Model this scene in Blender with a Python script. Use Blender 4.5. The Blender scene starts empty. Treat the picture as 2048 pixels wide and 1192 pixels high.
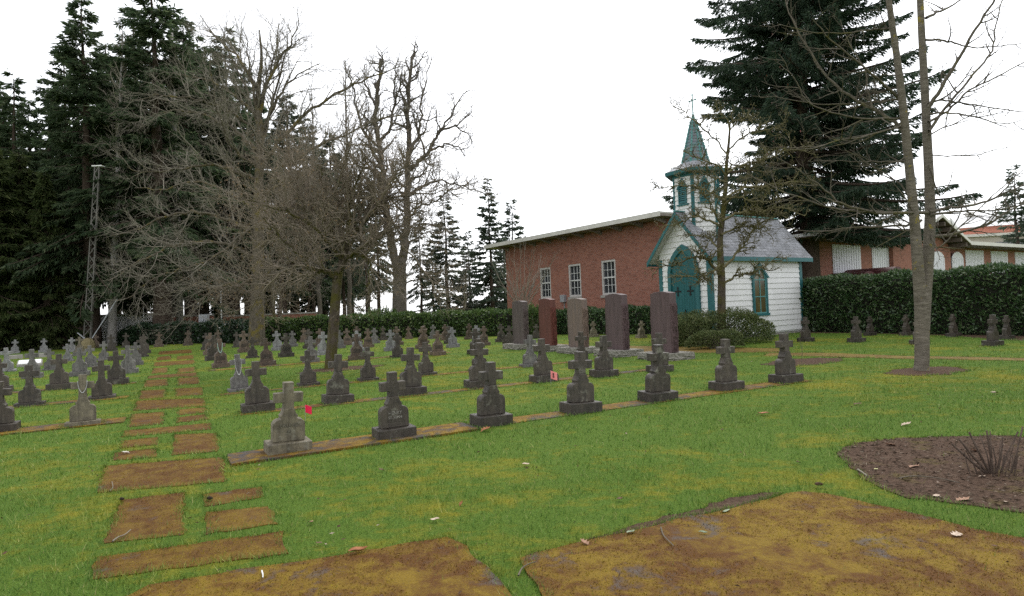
import bpy, bmesh, math, random
import numpy as np
from mathutils import Vector, Matrix
R = math.radians
S = bpy.context.scene
COL = S.collection
rnd = random.Random(7)
NR = np.random.default_rng(11)

# ------------------------------------------------------------------ camera
W0, H0, FPX, EYE = 2048, 1192, 1250.0, 1.7
TH, PI_ = math.atan(.04), math.atan(17 / 1250)
Fv = Vector((0, math.cos(PI_), math.sin(PI_)))
U0 = Vector((0, -math.sin(PI_), math.cos(PI_)))
X0 = Vector((1, 0, 0))
RV = X0 * math.cos(TH) - U0 * math.sin(TH)
UV = X0 * math.sin(TH) + U0 * math.cos(TH)
EYEV = Vector((0, 0, EYE))
cam = bpy.data.objects.new("camera", bpy.data.cameras.new("camera"))
COL.objects.link(cam)
cam.data.sensor_width = 36
cam.data.lens = 36 * FPX / W0
cam.data.clip_end = 5000
cam.data.clip_start = .05
m = Matrix((RV, UV, -Fv)).transposed().to_4x4()
m.translation = EYEV
cam.matrix_world = m
S.camera = cam

def ray(x, y): return Fv + RV * ((x - W0 / 2) / FPX) + UV * ((H0 / 2 - y) / FPX)
def gp(x, y, z=0.0):                       # point of the ground seen at a photo position
    d = ray(x, y); return EYEV + d * ((z - EYE) / d.z)
def pt(x, y, Y):                           # point at a given distance
    d = ray(x, y); return EYEV + d * (Y / d.y)
def hit(x, y, o, n):                       # point of a wall plane
    d = ray(x, y); return EYEV + d * ((Vector(o) - EYEV).dot(Vector(n)) / d.dot(Vector(n)))

# ------------------------------------------------------------------ naming
def tag(o, label=None, cat=None, group=None, kind=None):
    if label: o["label"] = label
    if cat: o["category"] = cat
    if group: o["group"] = group
    if kind: o["kind"] = kind
    return o
def empty(name, loc=(0, 0, 0), rz=0.0):
    o = bpy.data.objects.new(name, None); COL.objects.link(o)
    o.location = loc; o.rotation_euler = (0, 0, rz); o.empty_display_size = .2
    return o
def link(name, me, mat=None, parent=None, smooth=False, loc=None):
    if mat is not None and not me.materials: me.materials.append(mat)
    if smooth: me.polygons.foreach_set("use_smooth", np.ones(len(me.polygons), bool))
    o = bpy.data.objects.new(name, me); COL.objects.link(o)
    if parent is not None: o.parent = parent
    if loc is not None: o.location = loc
    return o
def npmesh(name, V, F):                    # F: (n,3) or (n,4) index array, or a list of such
    Fs = F if isinstance(F, list) else [F]
    V = np.asarray(V, np.float32).reshape(-1, 3)
    me = bpy.data.meshes.new(name)
    me.vertices.add(len(V)); me.vertices.foreach_set("co", V.ravel())
    loops = np.concatenate([np.asarray(f, np.int32).ravel() for f in Fs])
    tot = np.concatenate([np.full(len(f), f.shape[1], np.int32) for f in Fs])
    st = np.concatenate([[0], np.cumsum(tot)[:-1]]).astype(np.int32)
    me.loops.add(len(loops)); me.loops.foreach_set("vertex_index", loops)
    me.polygons.add(len(tot)); me.polygons.foreach_set("loop_start", st)
    me.update(calc_edges=True)
    return me

class Fr:                                  # local frame of a wall: a along, b up, c out
    def __init__(s, o, ex, ez, en): s.o, s.ex, s.ez, s.en = Vector(o), Vector(ex), Vector(ez), Vector(en)
    def __call__(s, a, b, c=0.0): return s.o + s.ex * a + s.ez * b + s.en * c
class MB:
    def __init__(s): s.v, s.f = [], []
    def add(s, vs, fs):
        n = len(s.v); s.v += [tuple(v) for v in vs]; s.f += [tuple(i + n for i in f) for f in fs]; return s
    def box(s, a, b, fr=None):
        (x0, y0, z0), (x1, y1, z1) = a, b
        vs = [(x0, y0, z0), (x1, y0, z0), (x1, y1, z0), (x0, y1, z0), (x0, y0, z1), (x1, y0, z1), (x1, y1, z1), (x0, y1, z1)]
        if fr: vs = [fr(*v) for v in vs]
        return s.add(vs, [(0, 3, 2, 1), (4, 5, 6, 7), (0, 1, 5, 4), (1, 2, 6, 5), (2, 3, 7, 6), (3, 0, 4, 7)])
    def prism(s, fr, poly, d0, d1):
        n = len(poly)
        vs = [fr(a, b, d0) for a, b in poly] + [fr(a, b, d1) for a, b in poly]
        return s.add(vs, [tuple(range(n))[::-1], tuple(range(n, 2 * n))] + [(i, (i + 1) % n, n + (i + 1) % n, n + i) for i in range(n)])
    def ring(s, fr, outer, inner, d0, d1, closed=True):
        n = len(outer)
        vs = [fr(a, b, d) for d in (d0, d1) for a, b in list(outer) + list(inner)]
        fs = []
        for i in range(n if closed else n - 1):
            j = (i + 1) % n
            fs += [(2 * n + i, 2 * n + j, 3 * n + j, 3 * n + i), (i, j, 2 * n + j, 2 * n + i), (n + j, n + i, 3 * n + i, 3 * n + j)]
        if not closed:
            fs += [(0, 2 * n, 3 * n, n), (n - 1, 2 * n - 1, 4 * n - 1, 3 * n - 1)]
        return s.add(vs, fs)
    def beam(s, p, q, w, h, up=(0, 0, 1)):
        p, q, up = Vector(p), Vector(q), Vector(up)
        t = (q - p).normalized(); a = t.cross(up).normalized() * (w / 2); b = a.cross(t).normalized() * (h / 2)
        vs = [p - a - b, p + a - b, p + a + b, p - a + b, q - a - b, q + a - b, q + a + b, q - a + b]
        return s.add(vs, [(0, 3, 2, 1), (4, 5, 6, 7), (0, 1, 5, 4), (1, 2, 6, 5), (2, 3, 7, 6), (3, 0, 4, 7)])
    def lathe(s, c, prof, n=12, a0=0.0):
        c = Vector(c); vs, fs = [], []
        for r, z in prof:
            for k in range(n):
                a = a0 + 2 * math.pi * k / n; vs.append(c + Vector((r * math.cos(a), r * math.sin(a), z)))
        for i in range(len(prof) - 1):
            for k in range(n):
                j = (k + 1) % n; fs.append((i * n + k, i * n + j, (i + 1) * n + j, (i + 1) * n + k))
        fs += [tuple(range(n))[::-1], tuple((len(prof) - 1) * n + k for k in range(n))]
        return s.add(vs, fs)
    def mesh(s, name):
        me = bpy.data.meshes.new(name); me.from_pydata(s.v, [], s.f); me.update()
        bm = bmesh.new(); bm.from_mesh(me); bmesh.ops.recalc_face_normals(bm, faces=bm.faces); bm.to_mesh(me); bm.free()
        return me
    def build(s, name, mat, parent=None, smooth=False, bevel=0.0, loc=None):
        o = link(name, s.mesh(name), mat, parent, smooth, loc)
        if bevel:
            b = o.modifiers.new("bevel", "BEVEL"); b.width = bevel; b.segments = 2; b.limit_method = 'ANGLE'; b.angle_limit = R(35)
        return o

def tubes(paths, sides):                   # paths: list of [(Vector, radius), ...] -> V, F
    groups = {}
    for p in paths: groups.setdefault(len(p), []).append(p)
    VV, FF, off = [], [], 0
    ang = np.arange(sides) * 2 * math.pi / sides
    for N, ps in groups.items():
        P = np.array([[tuple(q[0]) for q in p] for p in ps], float); Rr = np.array([[q[1] for q in p] for p in ps], float)
        T = np.gradient(P, axis=1); T /= np.linalg.norm(T, axis=2, keepdims=True) + 1e-9
        mt = np.abs(P[:, -1] - P[:, 0]); ref = np.where((mt[:, 2] > mt[:, 0] + mt[:, 1])[:, None], [[1., 0.13, 0]], [[0, .05, 1.]])
        n1 = np.cross(T, ref[:, None, :]); n1 /= np.linalg.norm(n1, axis=2, keepdims=True) + 1e-9
        n2 = np.cross(T, n1)
        V = P[:, :, None] + Rr[:, :, None, None] * (np.cos(ang)[None, None, :, None] * n1[:, :, None] + np.sin(ang)[None, None, :, None] * n2[:, :, None])
        M = len(ps); idx = off + np.arange(M * N * sides).reshape(M, N, sides)
        a = idx[:, :-1]; b = idx[:, 1:]
        f = np.stack([a, np.roll(a, -1, 2), np.roll(b, -1, 2), b], -1).reshape(-1, 4)
        VV.append(V.reshape(-1, 3)); FF.append(f); off += M * N * sides
    return np.concatenate(VV), np.concatenate(FF)
def join(parts):                           # [(V,F),...] -> one V,F list
    VV, FF, off = [], [], 0
    for V, F in parts:
        VV.append(V); FF.append(F + off); off += len(V)
    return np.concatenate(VV), FF
def leafquads(C, D, L, Wd, fold=.15, rng=NR):     # C centre/base (n,3), D unit dir, L length, Wd width -> diamonds with random roll
    n = len(C); L = np.broadcast_to(L, n)[:, None]; Wd = np.broadcast_to(Wd, n)[:, None]
    r = rng.normal(size=(n, 3)); s = np.cross(D, r); s /= np.linalg.norm(s, axis=1, keepdims=True) + 1e-9
    u = np.cross(s, D)
    V = np.stack([C, C + D * L * .45 + s * Wd * .5 + u * L * fold * .5, C + D * L, C + D * L * .45 - s * Wd * .5 + u * L * fold * .5], 1)
    return V.reshape(-1, 3), np.arange(4 * n, dtype=np.int32).reshape(n, 4)
def unit(a): return a / (np.linalg.norm(a, axis=-1, keepdims=True) + 1e-9)
def inpoly(P, poly):
    x, y = P[:, 0], P[:, 1]; c = np.zeros(len(P), bool); n = len(poly)
    for i in range(n):
        x0, y0 = poly[i][0], poly[i][1]; x1, y1 = poly[i - 1][0], poly[i - 1][1]
        k = (y0 > y) != (y1 > y)
        if k.any(): c ^= k & (x < (x1 - x0) * (y - y0) / ((y1 - y0) or 1e-9) + x0)
    return c

# ------------------------------------------------------------------ materials
class MT:
    def __init__(s, name, rough=.7, spec=.3):
        s.m = bpy.data.materials.new(name); s.m.use_nodes = True; s.t = s.m.node_tree; s.n = s.t.nodes; s.l = s.t.links
        s.b = s.n["Principled BSDF"]; s.b.inputs["Roughness"].default_value = rough; s.b.inputs["Specular IOR Level"].default_value = spec
        s._co = None
    def N(s, typ, **kw):
        n = s.n.new(typ)
        for k, v in kw.items():
            if k in n.inputs.keys(): n.inputs[k].default_value = v
            else: setattr(n, k, v)
        return n
    def sock(s, i, v):
        if isinstance(v, (int, float)): i.default_value = v
        elif isinstance(v, tuple): i.default_value = (*v, 1.0) if len(v) == 3 and i.type == 'RGBA' else v
        else: s.l.new(v, i)
    def co(s, kind="Object", scale=(1, 1, 1), rot=(0, 0, 0)):
        tc = s.N("ShaderNodeTexCoord"); mp = s.N("ShaderNodeMapping")
        mp.inputs["Scale"].default_value = scale; mp.inputs["Rotation"].default_value = rot
        s.l.new(tc.outputs[kind], mp.inputs["Vector"]); return mp.outputs[0]
    def pos(s):
        g = s.N("ShaderNodeNewGeometry"); return g.outputs["Position"]
    def rand(s):
        g = s.N("ShaderNodeNewGeometry"); return g.outputs["Random Per Island"]
    def orand(s): return s.N("ShaderNodeObjectInfo").outputs["Random"]
    def ocol(s): return s.N("ShaderNodeObjectInfo").outputs["Color"]
    def math(s, op, a, b=0.0, c=0.0):
        n = s.N("ShaderNodeMath", operation=op)
        s.sock(n.inputs[0], a); s.sock(n.inputs[1], b); s.sock(n.inputs[2], c); return n.outputs[0]
    def noise(s, vec, scale, detail=4, rough=.6, w=None, dist=0.0):
        n = s.N("ShaderNodeTexNoise"); n.inputs["Scale"].default_value = scale; n.inputs["Detail"].default_value = detail
        n.inputs["Roughness"].default_value = rough; n.inputs["Distortion"].default_value = dist
        if w is not None:
            n.noise_dimensions = '4D'; s.sock(n.inputs["W"], w)
        s.l.new(vec, n.inputs["Vector"]); return n.outputs["Fac"]
    def ramp(s, fac, stops, interp='LINEAR'):
        r = s.N("ShaderNodeValToRGB"); r.color_ramp.interpolation = interp; e = r.color_ramp.elements
        while len(e) < len(stops): e.new(.5)
        for k, (p, c) in enumerate(stops):
            e[k].position = p; e[k].color = (*c, 1) if not isinstance(c, (int, float)) else (c, c, c, 1)
        s.l.new(fac, r.inputs[0]); return r.outputs[0]
    def mix(s, fac, a, b, mode='MIX'):
        n = s.N("ShaderNodeMix", data_type='RGBA', blend_type=mode)
        s.sock(n.inputs[0], fac); s.sock(n.inputs[6], a); s.sock(n.inputs[7], b); return n.outputs[2]
    def bump(s, h, strength=.5, dist=.02):
        n = s.N("ShaderNodeBump"); n.inputs["Strength"].default_value = strength; n.inputs["Distance"].default_value = dist
        s.l.new(h, n.inputs["Height"]); s.l.new(n.outputs[0], s.b.inputs["Normal"])
    def base(s, c): s.sock(s.b.inputs["Base Color"], c); return s
    def rough(s, r): s.sock(s.b.inputs["Roughness"], r); return s

def simple(name, c1, c2=None, scale=6, rough=.7, bump=.2, bdist=.01, stretch=(1, 1, 1), spec=.3, metal=0.0, bscale=None):
    t = MT(name, rough, spec); v = t.co("Object", stretch)
    w = t.math('MULTIPLY', t.orand(), 40)
    n = t.noise(v, scale, 6, .65, w)
    t.base(t.ramp(n, [(.3, c1), (.7, c2 or c1)]))
    if bump: t.bump(t.noise(v, bscale or scale * 4, 4, .6, w), bump, bdist)
    t.b.inputs["Metallic"].default_value = metal
    return t.m
def leafmat(name, a, b, c=None, rough=.55, spec=.3, scale=.6, trans=.0):
    t = MT(name, rough, spec)
    col = t.ramp(t.rand(), [(0, a), (.75, b), (1, c or b)])
    n = t.noise(t.co("Object"), scale, 3)
    col = t.mix(t.ramp(n, [(.35, 0), (.65, 1)]), col, t.mix(1.0, col, (.78, .85, .78), 'MULTIPLY'))
    t.base(col)
    if trans:
        td = t.N("ShaderNodeBsdfTranslucent"); t.l.new(col, td.inputs[0])
        ms = t.N("ShaderNodeMixShader"); ms.inputs[0].default_value = trans
        t.l.new(t.b.outputs[0], ms.inputs[1]); t.l.new(td.outputs[0], ms.inputs[2])
        t.l.new(ms.outputs[0], t.n["Material Output"].inputs[0])
    return t.m
def lawncolor(t, blade):                   # shared by soil sheet and blades: the moss and grass patches lie in the place
    p = t.pos(); mp = t.N("ShaderNodeMapping"); mp.inputs["Rotation"].default_value = (0, 0, -.5); mp.inputs["Scale"].default_value = (.9, 1.25, 1)
    t.l.new(p, mp.inputs[0]); v = mp.outputs[0]
    n1 = t.noise(v, 1.0, 7, .72, dist=.3); n2 = t.noise(v, 5.5, 5, .7); n3 = t.noise(v, .16, 3, .5)
    moss = t.math('ADD', t.math('MULTIPLY', n1, .62), t.math('MULTIPLY', n2, .38))
    moss = t.math('ADD', moss, t.math('MULTIPLY', t.math('SUBTRACT', n3, .5), .35))
    if blade:
        g = t.ramp(t.rand(), [(0, (.048, .115, .018)), (.5, (.102, .195, .028)), (.86, (.15, .25, .046)), (1, (.33, .31, .12))])
        y = t.ramp(t.rand(), [(0, (.17, .185, .016)), (.6, (.28, .265, .028)), (1, (.40, .34, .08))])
    else:
        n4 = t.noise(v, 45, 3, .7)
        g = t.ramp(n4, [(.3, (.045, .085, .010)), (.7, (.11, .18, .024))])
        y = t.ramp(n4, [(.3, (.12, .115, .008)), (.7, (.28, .24, .024))])
    return t.mix(t.ramp(moss, [(.495, 0), (.64, .85)]), g, y)
t = MT("lawn", .9, .1); t.base(lawncolor(t, False)); t.bump(t.noise(t.pos(), 38, 5, .75), .9, .03); M_LAWN = t.m
t = MT("grass_blade", .6, .2); t.base(lawncolor(t, True)); M_BLADE = t.m
def mossstone(name, amount, gray=(.085, .08, .074), moss1=(.105, .043, .004), moss2=(.205, .130, .009)):
    t = MT(name, .85, .2); p = t.pos()
    n1 = t.noise(p, 1.3, 6, .65, dist=.4); n2 = t.noise(p, 60, 4, .75); n3 = t.noise(p, 5, 6, .7, dist=.5); n4 = t.noise(p, .7, 3, .6)
    mc = t.mix(t.ramp(t.math('ADD', t.math('MULTIPLY', n3, .6), t.math('MULTIPLY', n4, .4)), [(.45, 0), (.58, 1)]), moss1, moss2)
    mc = t.mix(t.ramp(n2, [(.3, .0), (.75, .75)]), mc, t.mix(1.0, mc, (.42, .40, .36), 'MULTIPLY'))
    gc = t.ramp(n2, [(.3, tuple(.5 * g for g in gray)), (.7, tuple(1.5 * g for g in gray))])
    k = t.math('ADD', t.math('MULTIPLY', n1, .6), t.math('MULTIPLY', n3, .4))
    t.base(t.mix(t.ramp(k, [(amount - .05, 0), (amount + .06, 1)]), gc, mc))
    t.bump(t.math('ADD', n2, t.math('MULTIPLY', n3, .8)), .9, .012)
    t.rough(.8); return t.m
M_SLAB = mossstone("mossy_slab", .36, (.09, .08, .07), (.10, .042, .004), (.165, .098, .008)); M_PAVE = mossstone("mossy_asphalt", .40); M_KERB = mossstone("mossy_kerb", .455, (.055, .05, .048), (.13, .065, .007), (.24, .15, .012))
M_BACKPATH = mossstone("mossy_walk", .34, (.16, .13, .09), (.14, .085, .016), (.22, .16, .03))
t = MT("mulch", .95, .1); p = t.pos(); n = t.noise(p, 26, 6, .75); n2 = t.noise(p, 2.2, 5, .6)
t.base(t.mix(t.ramp(n2, [(.55, 0), (.72, .5)]), t.ramp(n, [(.28, (.032, .020, .013)), (.55, (.095, .060, .041)), (.8, (.19, .135, .10))]), (.13, .12, .02))); t.bump(n, 1, .03); M_MULCH = t.m
def stonemat():
    t = MT("gravestone", .55, .45); c = t.ocol(); w = t.math('MULTIPLY', t.orand(), 60)
    v = t.co("Object"); vs = t.co("Object", (14, 14, 1.0)); vf = t.co("Object")
    n = t.noise(v, 9, 7, .72, w); st = t.noise(vs, 1.0, 5, .65, w); g = t.noise(vf, 120, 3, .8, w)
    col = t.mix(t.ramp(n, [(.36, 0), (.64, 1)]), t.mix(1.0, c, (.60, .58, .55), 'MULTIPLY'), t.mix(1.0, c, (1.5, 1.5, 1.42), 'MULTIPLY'))
    col = t.mix(t.ramp(st, [(.45, 0), (.68, .85)]), col, t.mix(1.0, c, (.38, .36, .34), 'MULTIPLY'))
    col = t.mix(t.ramp(t.noise(v, 5, 5, .7, t.math('ADD', w, 9)), [(.57, 0), (.68, .6)]), col, (.19, .185, .145))
    col = t.mix(t.ramp(g, [(.3, .0), (.8, .35)]), col, t.mix(1.0, col, (2.0, 2, 2), 'MULTIPLY'))
    t.base(col); t.rough(t.ramp(n, [(.3, .38), (.7, .75)])); t.bump(t.math('ADD', g, n), .45, .012); return t.m
M_STONE = stonemat()
def granite(name, a, b, vein=None):
    t = MT(name, .6, .4); v = t.co("Object"); n = t.noise(v, 55, 3, .8); k = t.noise(t.co("Object", (7, 7, .8)), 1, 6, .7)
    col = t.ramp(n, [(.3, a), (.72, b)])
    col = t.mix(t.ramp(k, [(.42, 0), (.62, .6)]), col, vein or tuple(.6 * q for q in a))
    t.base(col); t.bump(n, .3, .006); return t.m
def roughstone(name, a, b):
    t = MT(name, .85, .3); v = t.co("Object"); n = t.noise(v, 16, 6, .75, dist=.6)
    t.base(t.ramp(n, [(.3, a), (.7, b)])); t.bump(n, 1, .06); return t.m
def brickmat(name, c1, c2, mortar, bw=.21, rh=.075, axis='YZ'):
    t = MT(name, .85, .2); tc = t.N("ShaderNodeTexCoord"); sx = t.N("ShaderNodeSeparateXYZ"); t.l.new(tc.outputs["Object"], sx.inputs[0])
    cb = t.N("ShaderNodeCombineXYZ"); t.l.new(sx.outputs[0 if axis[0] == 'X' else 1], cb.inputs[0]); t.l.new(sx.outputs[2], cb.inputs[1])
    b = t.N("ShaderNodeTexBrick"); t.l.new(cb.outputs[0], b.inputs[0])
    b.inputs["Scale"].default_value = 1; b.inputs["Brick Width"].default_value = bw; b.inputs["Row Height"].default_value = rh; b.inputs["Mortar Size"].default_value = .006
    b.inputs["Mortar Smooth"].default_value = .3; b.inputs["Bias"].default_value = 0
    b.inputs["Color1"].default_value = (*c1, 1); b.inputs["Color2"].default_value = (*c2, 1); b.inputs["Mortar"].default_value = (*mortar, 1)
    wn = t.N("ShaderNodeTexWhiteNoise", noise_dimensions='2D')
    sn = t.N("ShaderNodeVectorMath", operation='SNAP'); sn.inputs[1].default_value = (bw, rh, 1); t.l.new(cb.outputs[0], sn.inputs[0]); t.l.new(sn.outputs[0], wn.inputs[0])
    col = t.mix(t.math('MULTIPLY', t.ramp(wn.outputs[0], [(.8, 0), (.9, 1)]), .35), b.outputs["Color"], tuple(.35 * q for q in c1))
    n = t.noise(tc.outputs["Object"], .5, 5, .7)
    col = t.mix(t.ramp(n, [(.35, .0), (.7, .3)]), col, t.mix(1.0, col, (.72, .68, .68), 'MULTIPLY'))
    t.base(col); t.bump(b.outputs["Fac"], -.4, .008); return t.m
M_BRICK = brickmat("red_brick", (.30, .115, .075), (.235, .085, .058), (.36, .29, .25))
M_BRICKX = brickmat("red_brick_hall", (.30, .125, .085), (.25, .10, .068), (.30, .22, .18), axis='XZ')
M_WHITE = simple("white_paint", (.66, .66, .65), (.76, .76, .75), 1.2, .55, .03, .002)
M_TEAL = simple("teal_paint", (.020, .105, .112), (.030, .135, .142), 4, .5, .1, .003)
M_TEALD = simple("teal_door", (.010, .088, .094), (.017, .108, .114), 3, .5, .3, .004, (30, 30, .6))
M_COPPER = simple("verdigris", (.07, .21, .20), (.13, .31, .30), 9, .7, .2)
t = MT("slate_roof", .5, .4); v = t.co("Object"); n = t.noise(v, 3, 6, .7); r_ = t.rand()
t.base(t.mix(t.ramp(n, [(.35, 0), (.7, .6)]), t.ramp(r_, [(0, (.19, .195, .21)), (.6, (.25, .255, .275)), (1, (.32, .325, .35))]), (.17, .17, .175))); t.bump(t.noise(v, 40, 3), .3, .006); M_SLATE = t.m
M_IRON = simple("black_iron", (.008, .008, .008), None, rough=.5, bump=0)
M_FRAME = simple("grey_window_frame", (.42, .40, .38), (.52, .50, .47), 4, .6, .1)
M_MUNT = simple("white_muntin", (.55, .55, .53), (.66, .66, .64), 4, .5, .05)
def glassmat(name, tint=(.02, .022, .025), rough=.06):
    t = MT(name, rough, .9); n = t.noise(t.co("Object"), 1.2, 2); t.base(t.ramp(n, [(.4, tint), (.7, tuple(2.2 * q for q in tint))])); t.bump(n, .06, .02); return t.m
M_GLASS = glassmat("window_glass")
M_AMBER = glassmat("amber_glass", (.055, .045, .016), .3)
M_CONC = simple("grey_concrete", (.22, .21, .19), (.36, .34, .31), 3, .85, .3)
M_SOFFIT = simple("soffit_boards", (.20, .175, .15), (.27, .24, .21), 3, .7, .1)
M_FASCIA = simple("pale_fascia", (.50, .48, .44), (.62, .60, .56), 2, .6, .1)
M_GREY = simple("grey_metal", (.30, .31, .33), (.38, .39, .41), 4, .45, .05, metal=.3)
M_MAROON = simple("maroon_canvas", (.07, .018, .02), (.10, .028, .03), 2, .6, .15)
M_PANEL = simple("white_panel", (.60, .60, .64), (.70, .70, .73), 2, .6, .4, .03, (14, 1, .02), bscale=1)
M_TIN = simple("weathered_roof", (.55, .55, .55), (.7, .7, .7), 1, .6, .1)
def bark(name, a, b, moss=None, ms=.55):
    t = MT(name, .9, .15); w = t.math('MULTIPLY', t.orand(), 30); v = t.co("Object", (7, 7, 1.2)); v2 = t.co("Object")
    n = t.noise(v, 2.2, 6, .75, w, .3)
    col = t.ramp(n, [(.3, a), (.72, b)])
    if moss: col = t.mix(t.ramp(t.noise(v2, 2.3, 6, .7, w), [(ms - .06, 0), (ms + .08, .9)]), col, moss)
    t.base(col); t.bump(n, 1, .05); return t.m
M_BARK_G = bark("grey_mossy_bark", (.045, .038, .028), (.17, .145, .11), (.16, .125, .018), .57)
M_BARK_M = bark("mossy_bark", (.040, .030, .022), (.12, .10, .075), (.075, .070, .014), .50)
M_BARK_B = bark("broad_tree_bark", (.060, .050, .042), (.17, .15, .125), (.06, .055, .02), .58)
M_BARK_D = bark("conifer_bark", (.035, .024, .018), (.10, .075, .058))
M_BARK_P = bark("pale_bark", (.15, .14, .13), (.36, .34, .32))
M_TWIG_P = simple("pale_twigs", (.13, .115, .09), (.25, .225, .18), 1, .9, 0)
M_TWIG_B = simple("brown_twigs", (.115, .095, .07), (.24, .20, .15), .8, .9, 0)
M_TWIG_D = simple("dark_twigs", (.07, .058, .044), (.16, .135, .10), 1, .9, 0)
M_TWIG_M = simple("mossy_twigs", (.075, .068, .032), (.17, .15, .075), 2.5, .95, 0)
M_FIR = leafmat("fir_needles", (.036, .060, .030), (.080, .115, .056), (.14, .165, .088), .65, .2, trans=.48)
M_FIR2 = leafmat("haze_tinted_fir_needles", (.05, .072, .05), (.095, .125, .088), (.14, .165, .115), .7, .2, trans=.45)  # paler grey-green: haze over the far trees put into the needle colour
M_SPRUCE = leafmat("spruce_needles", (.026, .050, .032), (.060, .094, .058), (.11, .14, .092), .6, .25, trans=.45)
M_CEDAR = leafmat("cedar_sprays", (.032, .050, .016), (.080, .105, .034), (.14, .155, .06), .65, .2, trans=.48)
M_LAUREL = leafmat("laurel_leaves", (.028, .062, .022), (.072, .128, .042), (.20, .24, .13), .32, .5, 1.1, trans=.2)
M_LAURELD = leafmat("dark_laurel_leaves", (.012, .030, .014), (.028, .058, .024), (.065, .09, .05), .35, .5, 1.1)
M_LAURELY = leafmat("light_laurel_leaves", (.04, .08, .022), (.10, .16, .042), (.21, .25, .10), .35, .5, .8, trans=.25)
M_BUSH = leafmat("shrub_leaves", (.06, .085, .028), (.135, .165, .06), (.22, .22, .10), .5, .3, 1.5, trans=.25)
M_MOSSY = leafmat("moss_tufts", (.05, .05, .012), (.10, .095, .022), (.15, .14, .04), .9, .05)
M_CORE = simple("hedge_shade_wood", (.010, .012, .007), (.02, .018, .012), 3, .95, 0)  # hedge core: the shade behind the leaves is put into its near-black colour

t = MT("spire_slate", .6, .4); v = t.co("Object"); t.base(t.mix(t.ramp(t.noise(v, 6, 5, .7), [(.42, 0), (.6, .8)]), (.15, .145, .165), (.075, .20, .195))); t.bump(t.noise(v, 30, 3), .3, .006); M_SPIRE = t.m
def ringbark():
    t = MT("lichen_spotted_bark", .9, .15); n = t.noise(t.co("Object", (3, 3, 14)), 1.6, 6, .75); n2 = t.noise(t.co("Object"), 7, 5, .7); n3 = t.noise(t.co("Object"), 1.1, 2, .5)
    col = t.ramp(n, [(.3, (.075, .064, .05)), (.55, (.16, .14, .112)), (.75, (.26, .23, .19))])
    col = t.mix(t.ramp(t.noise(t.co("Object", (1, 1, .5)), 2.2, 4, .6), [(.5, 0), (.62, .3)]), col, (.09, .08, .05))
    k = t.math('ADD', t.math('MULTIPLY', n2, .7), t.math('MULTIPLY', n3, .3)); col = t.mix(t.ramp(k, [(.585, 0), (.63, .9)]), col, (.24, .19, .03))
    t.base(col); t.bump(n, 1, .03); return t.m
M_BARK_R = ringbark()
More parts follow.
